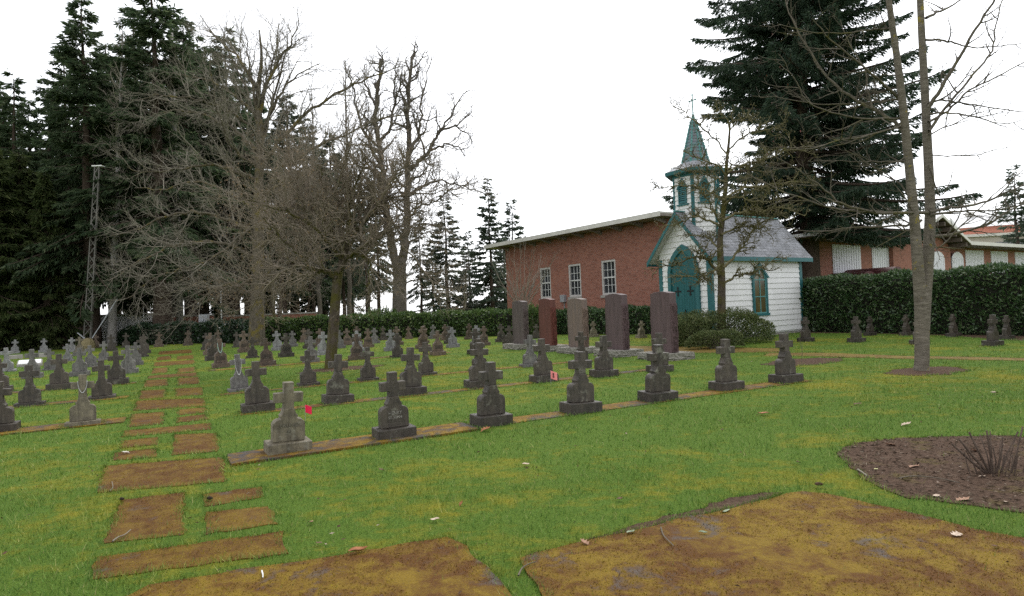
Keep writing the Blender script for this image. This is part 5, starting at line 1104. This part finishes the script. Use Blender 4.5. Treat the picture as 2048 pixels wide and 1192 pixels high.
plant('cedar', 50, 660, 45, 1.2, .3, M_CEDAR, "drooping olive green conifer at the far left edge, foliage to the ground", G, sz=1.1); plant('firb', 40, 660, 50, .9, 4.9, M_FIR, "dark conifer filling in behind the leftmost drooping trees", G); plant('firb', 145, 660, 52, 1.0, .2, M_FIR, "dark conifer directly behind the middle of the lattice mast", G); plant('fir', 385, 660, 54, 1.1, 3.3, M_FIR, "dark conifer just right of the utility pole", G); plant('firb', 285, 660, 52, 1.15, 2.9, M_FIR, "dark conifer between the white shed and the thickest trunk", G); plant('firb', 470, 660, 57, 1.15, .2, M_FIR, "dark conifer behind the slim grey bare tree", G); plant('cedar', 98, 665, 44, 1.05, 1.9, M_CEDAR, "drooping olive green conifer just left of the lattice mast, foliage to the ground", G, sz=.8); plant('cedar', -10, 665, 43, 1.2, 4.0, M_CEDAR, "drooping olive green conifer cut by the left edge of the view", G, sz=1.1)
plant('fir', 184, 660, 45.5, 1.0, .9, M_FIR, "tall dark conifer whose straight trunk stands right beside the lattice mast", G); plant('fir', 326, 660, 46, 1.08, 2.0, M_FIR, "tall dark conifer with the thickest trunk, left of the utility pole", G, sz=1.15); plant('firb', 20, 660, 58, .95, .9, M_FIR, "tall thin conifer rising highest at the far left edge", G)
plant('firb', 110, 660, 56, .98, 3.1, M_FIR, "tall dark conifer behind the drooping pair at the left", G); plant('fir', 268, 660, 60, 1.15, 5.2, M_FIR, "tall dark conifer behind the white shed", G); plant('firb', 408, 660, 58, 1.15, 1.2, M_FIR, "tall dark conifer right of the utility pole", G); plant('firb', 500, 660, 70, 1.25, 2.4, M_FIR, "tall dark conifer far behind the thick mossy trunk", G); plant('fir', 440, 660, 72, 1.3, 0.4, M_FIR, "tallest dark conifer far behind the grey cabinet", G); plant('fir', 230, 660, 70, 1.3, 1.4, M_FIR, "tall dark conifer far behind the pale barked trunk", G); plant('fir', 70, 660, 64, .98, 2.2, M_FIR, "dark conifer behind the leftmost drooping pair", G); plant('fir', 462, 660, 64, 1.0, 4.4, M_FIR, "tall dark conifer behind the limbs left of the thick mossy trunk", G)
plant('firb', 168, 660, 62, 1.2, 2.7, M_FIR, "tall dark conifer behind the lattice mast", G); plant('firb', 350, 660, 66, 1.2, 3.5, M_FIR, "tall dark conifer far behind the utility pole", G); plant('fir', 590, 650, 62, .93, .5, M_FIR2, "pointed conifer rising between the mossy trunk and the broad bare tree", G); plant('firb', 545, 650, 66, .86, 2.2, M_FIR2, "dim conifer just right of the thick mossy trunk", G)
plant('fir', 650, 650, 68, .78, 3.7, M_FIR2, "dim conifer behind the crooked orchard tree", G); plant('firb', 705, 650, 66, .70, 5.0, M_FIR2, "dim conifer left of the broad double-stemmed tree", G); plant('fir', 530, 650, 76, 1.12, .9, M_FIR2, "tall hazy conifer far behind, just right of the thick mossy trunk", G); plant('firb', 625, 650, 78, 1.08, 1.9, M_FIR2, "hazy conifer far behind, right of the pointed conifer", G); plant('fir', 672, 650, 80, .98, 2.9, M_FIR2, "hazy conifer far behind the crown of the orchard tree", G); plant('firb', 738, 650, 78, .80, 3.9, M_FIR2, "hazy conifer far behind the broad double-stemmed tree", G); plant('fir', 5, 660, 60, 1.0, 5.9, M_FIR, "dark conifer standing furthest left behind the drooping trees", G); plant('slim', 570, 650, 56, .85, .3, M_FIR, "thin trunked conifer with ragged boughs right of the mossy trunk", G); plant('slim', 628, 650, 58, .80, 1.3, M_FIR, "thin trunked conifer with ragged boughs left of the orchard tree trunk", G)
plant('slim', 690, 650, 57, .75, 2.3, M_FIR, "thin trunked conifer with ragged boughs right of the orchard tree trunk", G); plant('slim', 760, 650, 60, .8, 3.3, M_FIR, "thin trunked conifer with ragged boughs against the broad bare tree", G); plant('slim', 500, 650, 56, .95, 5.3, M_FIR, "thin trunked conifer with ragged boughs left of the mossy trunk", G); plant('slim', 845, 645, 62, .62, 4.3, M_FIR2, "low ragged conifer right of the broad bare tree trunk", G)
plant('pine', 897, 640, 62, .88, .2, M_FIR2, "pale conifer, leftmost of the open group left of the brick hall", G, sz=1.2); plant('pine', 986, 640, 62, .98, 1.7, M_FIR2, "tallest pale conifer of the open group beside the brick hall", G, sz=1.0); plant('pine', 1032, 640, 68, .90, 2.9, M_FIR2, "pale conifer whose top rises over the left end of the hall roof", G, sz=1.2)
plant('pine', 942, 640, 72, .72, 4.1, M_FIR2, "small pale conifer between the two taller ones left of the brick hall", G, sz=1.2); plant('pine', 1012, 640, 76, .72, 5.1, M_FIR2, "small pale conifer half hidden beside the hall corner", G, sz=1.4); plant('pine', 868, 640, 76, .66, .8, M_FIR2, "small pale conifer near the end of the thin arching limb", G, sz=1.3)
plant('spruce', 1622, 600, 37, 1.0, .6, M_SPRUCE, "huge dark spruce behind the chapel", None, sz=1.0); plant('pine', 2038, 560, 66, .98, 2.0, M_FIR2, "dark conifer at the right edge beyond the hall roofs", None, sz=1.1)

# ------------------------------------------------------------------ hedges and shrubs
def hedge(pts, hh, th, mat, label, seed, dens=330, ls=.16, lw=.065, name="hedge", lump=.16):
    g = np.random.default_rng(seed); P = smooth([Vector(p) for p in pts], 8); A = np.array([tuple(p)[:2] for p in P]); seg = np.linalg.norm(np.diff(A, axis=0), axis=1); s = np.concatenate([[0], np.cumsum(seg)]); L = s[-1]
    per = 2 * hh + 2 * th; n = int(L * per * dens); u = g.uniform(-.15, L + .15, n); w_ = g.uniform(0, per, n)
    cx = np.interp(u, s, A[:, 0]); cy = np.interp(u, s, A[:, 1]); i = np.clip(np.searchsorted(s, u) - 1, 0, len(seg) - 1); T_ = np.diff(A, axis=0)[i] / seg[i][:, None]; Nn = np.stack([T_[:, 1], -T_[:, 0]], 1)
    side = np.where(w_ < hh, 1, np.where(w_ < hh + 2 * th, 0, -1)); zz = np.where(side == 1, w_, np.where(side == 0, hh, per - w_)); lat = np.where(side == 1, th, np.where(side == 0, th - (w_ - hh), -th))
    lp = (np.sin(u * 2.1 + 2 * np.sin(zz * 2)) * .5 + np.sin(u * 5.3 + zz * 4.1) * .3 + np.sin(u * 11 + zz * 7 + lat * 9) * .2)
    edge = np.clip((zz - hh + .3) / .3, 0, 1) * np.abs(lat) / th; dep = g.exponential(.09, n) - .03
    lat2 = lat * (1 - .22 * edge) + np.sign(side) * (lump * lp - dep); z2 = np.where(side == 0, hh + lump * lp * .8 - dep - .14 * (np.abs(lat) / th) ** 3, zz * (hh + lump * .8 * lp) / hh)
    C = np.stack([cx + Nn[:, 0] * lat2, cy + Nn[:, 1] * lat2, z2], 1); out = np.stack([Nn[:, 0] * side, Nn[:, 1] * side, (side == 0) * 1.0], 1)
    D = unit(out * .7 + np.array([0, 0, .35]) + g.normal(size=(n, 3)) * .6); k = C[:, 2] > .02
    C, D = C[k], D[k]; n = len(C); t_ = empty(name, (A[0][0], A[0][1], 0)); off = np.array([-A[0][0], -A[0][1], 0])
    V, F = leafquads(C + off, D, g.uniform(.7, 1.3, n) * ls, lw, rng=g); link("foliage", npmesh("foliage", V, F), mat, t_)
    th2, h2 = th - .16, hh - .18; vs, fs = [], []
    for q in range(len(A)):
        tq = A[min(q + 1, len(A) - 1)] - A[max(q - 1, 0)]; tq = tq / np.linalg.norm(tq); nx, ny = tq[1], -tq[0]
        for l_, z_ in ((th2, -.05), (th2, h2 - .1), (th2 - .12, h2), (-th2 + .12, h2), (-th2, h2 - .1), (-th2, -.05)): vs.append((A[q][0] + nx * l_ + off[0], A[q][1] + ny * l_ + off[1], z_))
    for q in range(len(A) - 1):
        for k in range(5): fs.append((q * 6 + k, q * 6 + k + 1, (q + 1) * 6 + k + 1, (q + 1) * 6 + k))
    fs += [tuple(range(6)), tuple(range((len(A) - 1) * 6, len(A) * 6))]; mb = MB(); mb.add(vs, fs); mb.build("branches", M_CORE, t_)  # one solid core inside the leaves, coloured as dark as their inner shade
    tag(t_, label, "hedge")
def hp_(x, y, back=.0): q = gp(x, y); return q + q.normalized() * back
Dn = Vector((.48, -.88, 0))
h0 = gp(1604, 664) + Vector((.5, .75, 0)); hedge([h0, h0 + Dn * 4, h0 + Dn * 9, h0 + Dn * 14, h0 + Dn * 20], 2.38, .75, M_LAUREL, "tall clipped laurel hedge right of the chapel", 1, 420, .15, .06)
hedge([hp_(525, 686, .8), hp_(620, 682, .8), hp_(740, 678, .8), hp_(860, 674, .8), hp_(1000, 672, .8), hp_(1042, 670, .8)], 1.45, .65, M_LAURELY, "long low laurel hedge across the back of the graves", 2, 260, .19, .085)
hedge([hp_(1062, 670, .7), hp_(1140, 669, .7), hp_(1225, 669, .7), hp_(1310, 669, .7)], 1.35, .6, M_LAUREL, "laurel hedge behind the granite monuments, in front of the brick hall", 3, 300, .17, .075)
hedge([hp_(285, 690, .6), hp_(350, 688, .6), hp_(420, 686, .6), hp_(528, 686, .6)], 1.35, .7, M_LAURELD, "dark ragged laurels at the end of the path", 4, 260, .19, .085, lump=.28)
def shrub(c_, rx, ry, hh, mat, label, seed, n, ls, lw, name="shrub"):
    g = np.random.default_rng(seed); a = g.uniform(0, 2 * np.pi, n); ph = np.arcsin(g.uniform(0, 1, n)); lp = .5 * np.sin(a * 3 + 2 * np.sin(ph * 3 + seed)) + .3 * np.sin(a * 7 + ph * 6) + .2 * np.sin(a * 13 + ph * 11)
    q = 1 + .14 * lp - g.exponential(.07, n); sq = np.cos(ph) ** .55
    C = np.stack([rx * q * sq * np.cos(a), ry * q * sq * np.sin(a), .08 + hh * q * np.sin(ph) ** .9], 1); D = unit(np.stack([np.cos(a) * np.cos(ph), np.sin(a) * np.cos(ph), np.sin(ph) + .3], 1) + g.normal(size=(n, 3)) * .55)
    k = C[:, 2] > .03; t_ = empty(name, c_); V, F = leafquads(C[k], D[k], g.uniform(.7, 1.3, k.sum()) * ls, lw, rng=g); fo = link("foliage", npmesh("foliage", V, F), mat, t_)
    r = random.Random(seed); st = []
    for _ in range(60):
        aa = r.uniform(0, 6.28); e = r.uniform(.2, 1.2); tip = Vector((rx * .85 * math.cos(aa) * math.cos(e), ry * .85 * math.sin(aa) * math.cos(e), hh * .9 * math.sin(e) + .05)); b0 = Vector((r.uniform(-.2, .2) * rx, r.uniform(-.2, .2) * ry, 0))
        m_ = b0.lerp(tip, .5) + Vector((0, 0, .12)); st.append([(b0, .018), (m_, .012), (tip, .005)])
    link("stems", npmesh("stems", *tubes(st, 4)), M_TWIG_D, t_)
    tag(t_, label, "shrub")
sb = gp(1455, 690); shrub(sb + Vector((0, .8, 0)), 1.85, 1.0, 1.13, M_BUSH, "broad rounded evergreen shrub in front of the chapel", 1, 15000, .085, .035)
sb = gp(1395, 694); shrub(sb + Vector((0, .6, 0)), .75, .6, .95, M_BUSH, "lower left lobe of shrubbery beside the nearest granite monument", 2, 5000, .085, .035)
sb = gp(1440, 699); shrub(sb + Vector((0, .4, 0)), .95, .45, .50, M_BUSH, "low spreading shrub at the foot of the rounded chapel shrub", 5, 4500, .085, .035)
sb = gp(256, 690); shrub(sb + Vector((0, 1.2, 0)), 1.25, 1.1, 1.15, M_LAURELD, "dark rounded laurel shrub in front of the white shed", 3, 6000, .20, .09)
sb = pt(1070, 650, 36); shrub(Vector((sb.x, sb.y, 0)), .9, .8, 1.6, M_LAURELY, "pale green shrub between the two farthest granite monuments", 4, 5000, .12, .05)
sb = pt(760, 640, 42); shrub(Vector((sb.x, sb.y, 0)), 1.3, .9, 1.75, M_LAURELY, "yellow green bush standing up out of the low hedge", 6, 5000, .15, .07)

# ------------------------------------------------------------------ pruned stems, flags, fallen leaves, cones and twigs
b = gp(1990, 948); T = Tree(77, dict(n=[0, 0], len=[], ang=[], seg=[], wan=[], up=[], rad=[])); t_ = empty("pruned_shrub", b); st = []
for k in range(26):
    r = T.r; a = r.uniform(0, 6.28); q = r.uniform(0, .22); p0 = Vector((q * math.cos(a) * 1.5, q * math.sin(a), -.02)); ln = r.uniform(.16, .44); le = r.uniform(.05, .5); d = Vector((math.cos(a) * le, math.sin(a) * le * .7, 1)).normalized(); w_ = r.uniform(.004, .009)
    st.append([(p0, w_ * 1.1), (p0 + d * ln * .5 + rv(r) * .015, w_), (p0 + d * ln, w_ * .9), (p0 + d * (ln + .002), .001)])
for k, (dx, ln) in enumerate([(-.36, .30), (-.30, .34), (-.22, .40)]): st.append([(Vector((dx * .2, 0, 0)), .011), (Vector((dx * .7, -.03, ln * .5)), .010), (Vector((dx * 1.15, -.05, ln)), .008), (Vector((dx * 1.15, -.05, ln + .002)), .001)])
link("stems", npmesh("stems", *tubes(st, 6)), bark("pruned_stem_bark", (.06, .042, .032), (.16, .12, .095)), t_, True); tag(t_, "cut back shrub, a cluster of bare brown stems in the mulch bed", "shrub")
b = gp(1603, 726); t_ = empty("sapling", b); T = Tree(78, dict(n=[0, 4, 0], len=[0, .3, .1], ang=[0, 40, 40], seg=[0, 4, 3], wan=[0, .15, .2], up=[0, .1, 0], rad=[0, .004, .003])); T.limb([Vector((0, 0, 0)), Vector((.03, 0, .3)), Vector((-.02, 0, .6)), Vector((.02, 0, .85))], .008, .003, bare=.3)
link("stems", npmesh("stems", *join([tubes(T.mid + T.thin, 4)])[0:2]), M_TWIG_D, t_) if T.mid + T.thin else None
tag(t_, "thin leafless sapling in the small mulch ring by the last front row stone", "sapling")
def flag(px, py, gy, wdt, hgt, col, label, printed):
    base = gp(px, gy); top = pt(px, py, base.y); t_ = empty("marker_flag", base, R(8)); zc = top.z
    mb = MB(); mb.beam((0, 0, -.02), (0, 0, zc + hgt * .6), .004, .004, (1, 0, 0)); mb.build("wire", M_GREY, t_)
    n = 8; vs, fs = [], []
    for i in range(n + 1):
        for j in (0, 1):
            x = .004 + wdt * i / n; z = zc + hgt * (.55 - j) - wdt * .35 * (i / n); vs.append((x, .012 * math.sin(i * .9) - .02 * i / n, z))
    for i in range(n): fs.append((2 * i, 2 * i + 1, 2 * i + 3, 2 * i + 2))
    me = bpy.data.meshes.new("pennant"); me.from_pydata(vs, [], fs); o = link("pennant", me, simple("flag_" + col[0], col[1], None, rough=.5, bump=0), t_); so_ = o.modifiers.new("s", 'SOLIDIFY'); so_.thickness = .0012
    if printed:
        mb = MB()
        for q in range(6):
            z = zc + hgt * (.28 - .10 * q); mb.add([(.3 * wdt, -.006 - .0075, z - .10 * wdt), (.75 * wdt, -.014 - .0075, z - .26 * wdt), (.75 * wdt, -.014 - .0075, z - .26 * wdt + hgt * .065), (.3 * wdt, -.006 - .0075, z - .10 * wdt + hgt * .065)], [(0, 1, 2, 3)])
        mb.build("print", M_IRON, o)
    tag(t_, label, "flag")
flag(611, 818, 842, .10, .125, ("red", (.75, .012, .07)), "bright red marker flag in the grass right of the tan lettered stone", False)
flag(1102, 750, 772, .135, .165, ("pink", (.80, .26, .25)), "pale pink marker flag with dark print before a dark cross stone", True)
def leafmesh(seed, lobed):
    r = random.Random(seed); n = 12; L = []
    for k in range(n + 1):
        f = k / n; w_ = (.32 if not lobed else .36 + .16 * math.cos(k * math.pi * .66)) * math.sin(math.pi * min(1, f * .96 + .03)) ** .7; L.append((f, w_))
    vs, fs = [], []; cu = r.uniform(.1, .35); cw = r.uniform(-.2, .5)
    for f, w_ in L:
        zb = cu * (f - .5) ** 2 * 1.4 + .05 * math.sin(6 * f)
        for s in (-1, 0, 1): vs.append((f - .5, s * w_, zb + abs(s) * w_ * cw + .03))
    for k in range(n):
        for s in (0, 1): fs.append((3 * k + s, 3 * k + s + 1, 3 * k + s + 4, 3 * k + s + 3))
    me = bpy.data.meshes.new("leaf"); me.from_pydata(vs, [], fs); me.polygons.foreach_set("use_smooth", [True] * len(fs)); return me
LM = [leafmesh(k, k % 2) for k in range(6)]
t = MT("dead_leaf", .7, .3); n = t.noise(t.co("Object"), 3, 5); cc = t.ocol(); t.base(t.mix(t.ramp(n, [(.35, 0), (.65, 1)]), t.mix(1.0, cc, (.6, .55, .5), 'MULTIPLY'), cc)); M_LEAF = t.m; LM_done = [m_.materials.append(M_LEAF) for m_ in LM]
TAN, BRN, ORG, PAL, WHT, GRN = (.34, .20, .13), (.12, .06, .035), (.34, .14, .06), (.52, .42, .33), (.6, .57, .52), (.26, .32, .22)
for k, (x, y, px, col, mi, tilt, lab) in enumerate([
  (1052,933,15,PAL,0,0,"pale curled leaf alone on the lawn in front of the second dark stone"),(762,944,12,BRN,1,.5,"reddish brown leaf on the lawn below the front kerb"),(923,1012,12,ORG,1,1.0,"orange brown leaf standing upright in the grass"),(870,1045,18,PAL,0,0,"long pale leaf lying just above the left terrace paving"),
  (622,1050,14,TAN,1,.3,"tan leaf in the grass right of the path slabs"),(638,1092,14,BRN,3,.3,"brown crumpled leaf near the edge of the left terrace paving"),(717,1109,38,ORG,2,.1,"long orange leaf on the edge of the left terrace paving"),(1169,1092,22,TAN,1,.6,"curled tan leaf at the edge of the right terrace paving"),
  (1262,1071,20,GRN,0,.1,"grey green leaf in the bare soil beside the paving"),(1527,831,22,ORG,0,.1,"large orange leaf on the lawn below the last front row stones"),(1813,852,20,PAL,3,.4,"pale leaf on the lawn above the big mulch bed"),(1989,789,16,PAL,1,.2,"pale leaf on the lawn near the right edge"),
  (1715,811,16,BRN,3,.2,"dark brown leaf on the lawn left of the double trunk tree"),(1596,929,12,BRN,1,.5,"small brown leaf on the lawn left of the mulch bed"),(1829,936,24,TAN,3,.2,"tan lobed leaf in the middle of the mulch bed"),(1781,893,22,TAN,1,.3,"tan lobed leaf at the top of the mulch bed"),
  (1926,1003,28,TAN,3,.3,"large lobed tan leaf at the lower edge of the mulch bed"),(1873,996,20,PAL,0,.1,"whitish leaf at the lower edge of the mulch bed"),(1965,957,16,PAL,2,.1,"pale leaf beside the pruned stems"),(2011,1008,16,PAL,0,.3,"pale leaf at the lower right of the mulch bed"),
  (1752,941,9,(.5,.5,.25),0,.1,"small pale yellow leaf at the left of the mulch bed"),(1913,1076,26,PAL,3,.1,"large pale lobed leaf on the right terrace paving"),(1407,1072,18,GRN,2,.1,"pale green leaf on the mossy paving"),(1451,1027,26,GRN,4,.1,"narrow green leaf on the bare grey paving corner"),
  (972,863,22,ORG,1,.4,"orange brown leaf on the kerb beside the third front row stone"),(251,909,14,WHT,1,.4,"whitish leaf on a mossy slab at the left of the path"),(1240,1003,14,BRN,5,.3,"brown leaf in the grass above the right terrace paving"),(1950,905,18,TAN,5,.5,"tan leaf caught among the pruned stems"),
  (1440,846,12,BRN,3,.2,"small brown leaf on the lawn below the sixth front row stone"),(1990,1100,14,BRN,1,.3,"brown leaf near the right edge of the paving"),(690,1005,8,BRN,5,.3,"small brown leaf in the grass between path and kerb")]):
    p = gp(x, y); sc = px / FPX * p.y; o = bpy.data.objects.new("fallen_leaf", LM[mi]); COL.objects.link(o); rr = random.Random(k)
    o.location = p + Vector((0, 0, .022 if x < 1660 or y > 1020 or y < 870 else .012)); o.scale = (sc, sc * (.55 if mi in (2, 4) else .8), sc); o.rotation_euler = (rr.uniform(-.2, .2), -tilt, rr.uniform(-.6, .6) + (3.14 if k % 2 else 0)); o.color = (*col, 1); tag(o, lab, "leaf", "fallen leaves")
for x, y, sc, lab in [(420, 999, .035, "dark fallen cone on the mossy slab right of the path centre"), (244, 1000, .03, "small dark fallen cone at the corner of the large left slab"), (1638, 971, .035, "dark brown clod at the lawn edge above the right paving")]:
    p = gp(x, y, .02); mb = MB(); mb.lathe((0, 0, 0), [(.1, -1), (.35, -.8), (.5, -.3), (.5, .1), (.35, .6), (.12, 1)], 9); o = mb.build("pine_cone" if "cone" in lab else "soil_clod", M_BARK_D if "cone" in lab else M_MULCH, smooth=True); o.scale = (sc * .9, sc * .9, sc); o.location = p + Vector((0, 0, sc * .4)); o.rotation_euler = (R(90), 0, R(70)); tag(o, lab, "cone" if "cone" in lab else "clod")
for k, (pts_, r0, col, lab) in enumerate([([(225,1090),(237,1081),(250,1076),(262,1066)],.006,0,"pale crooked twig on the large left slab"), ([(1037,1160),(1044,1146),(1056,1137),(1072,1132)],.006,1,"dark twig across the grass gap between the two terrace pavings"), ([(1322,1062),(1327,1078),(1338,1090),(1348,1100)],.006,1,"dark curved twig on the left part of the right paving"),
   ([(1798,962),(1830,958),(1880,963),(1920,972)],.007,1,"long thin stick lying across the mulch bed"), ([(1716,945),(1724,950),(1735,958)],.010,0,"short pale stick at the left edge of the mulch bed"), ([(220,987),(226,980),(224,968)],.005,0,"small looped twig on the wide slab"), ([(524,1150),(526,1158),(526,1164)],.006,2,"short white twig on the left terrace paving")]):
    P = smooth([gp(*q) + Vector((0, 0, .028)) for q in pts_], 3); o = link("twig", npmesh("twig", *tubes([[(p, r0 * (1 - .5 * i / len(P))) for i, p in enumerate(P)]], 5)), (M_TWIG_P, M_TWIG_D, M_MUNT)[col], None, True); tag(o, lab, "twig")
# litter on the soil beds, too much to count
r = np.random.default_rng(3); A = np.array([tuple(p)[:2] for p in poly_px(BED)]); P = r.uniform(A.min(0), A.max(0), (3800, 2)); P = P[inpoly(P, A)]; n = len(P); a = r.uniform(0, 6.283, n)
V, F = leafquads(np.stack([P[:, 0], P[:, 1], r.uniform(.012, .022, n)], 1), unit(np.stack([np.cos(a), np.sin(a), r.normal(size=n) * .2], 1)), r.uniform(.02, .07, n), r.uniform(.004, .014, n), rng=r)
tag(link("mulch_litter", npmesh("mulch_litter", V, F), leafmat("bark_litter", (.03, .02, .014), (.12, .085, .06), (.24, .19, .15), .9, .1)), kind="stuff")
# ------------------------------------------------------------------ light
SUN_EL, SUN_AZ = R(52), R(25)                # overcast: the sun only a soft brightening behind the scene to the right
w = bpy.data.worlds.new("World"); S.world = w; w.use_nodes = True; nt = w.node_tree
sk = nt.nodes.new("ShaderNodeTexSky"); sk.sky_type = 'NISHITA'; sk.sun_disc = False; sk.sun_elevation = SUN_EL; sk.sun_rotation = SUN_AZ; sk.air_density = 1.0; sk.dust_density = 1.5; sk.ozone_density = 1.0
hs = nt.nodes.new("ShaderNodeHueSaturation"); hs.inputs["Saturation"].default_value = .16
bg = nt.nodes["Background"]; nt.links.new(sk.outputs[0], hs.inputs["Color"]); mx = nt.nodes.new("ShaderNodeMix"); mx.data_type = "RGBA"; mx.inputs[0].default_value = .5; mx.inputs[7].default_value = (7, 7.1, 7.4, 1); nt.links.new(hs.outputs[0], mx.inputs[6]); nt.links.new(mx.outputs[2], bg.inputs[0]); bg.inputs[1].default_value = .15
sl = bpy.data.lights.new("sun", 'SUN'); sl.energy = 1.0; sl.angle = R(25); sl.color = (1, .97, .92)
so = bpy.data.objects.new("sun", sl); COL.objects.link(so)
d = Vector((math.sin(SUN_AZ) * math.cos(SUN_EL), math.cos(SUN_AZ) * math.cos(SUN_EL), math.sin(SUN_EL)))
so.rotation_euler = d.to_track_quat('Z', 'Y').to_euler()
S.view_settings.view_transform = 'Standard'; S.view_settings.look = 'None'; S.view_settings.exposure = .92; S.view_settings.gamma = 1
S.cycles.max_bounces = 5; S.cycles.diffuse_bounces = 4; S.cycles.glossy_bounces = 2; S.cycles.transmission_bounces = 2; S.cycles.transparent_max_bounces = 4
S.cycles.use_denoising = False
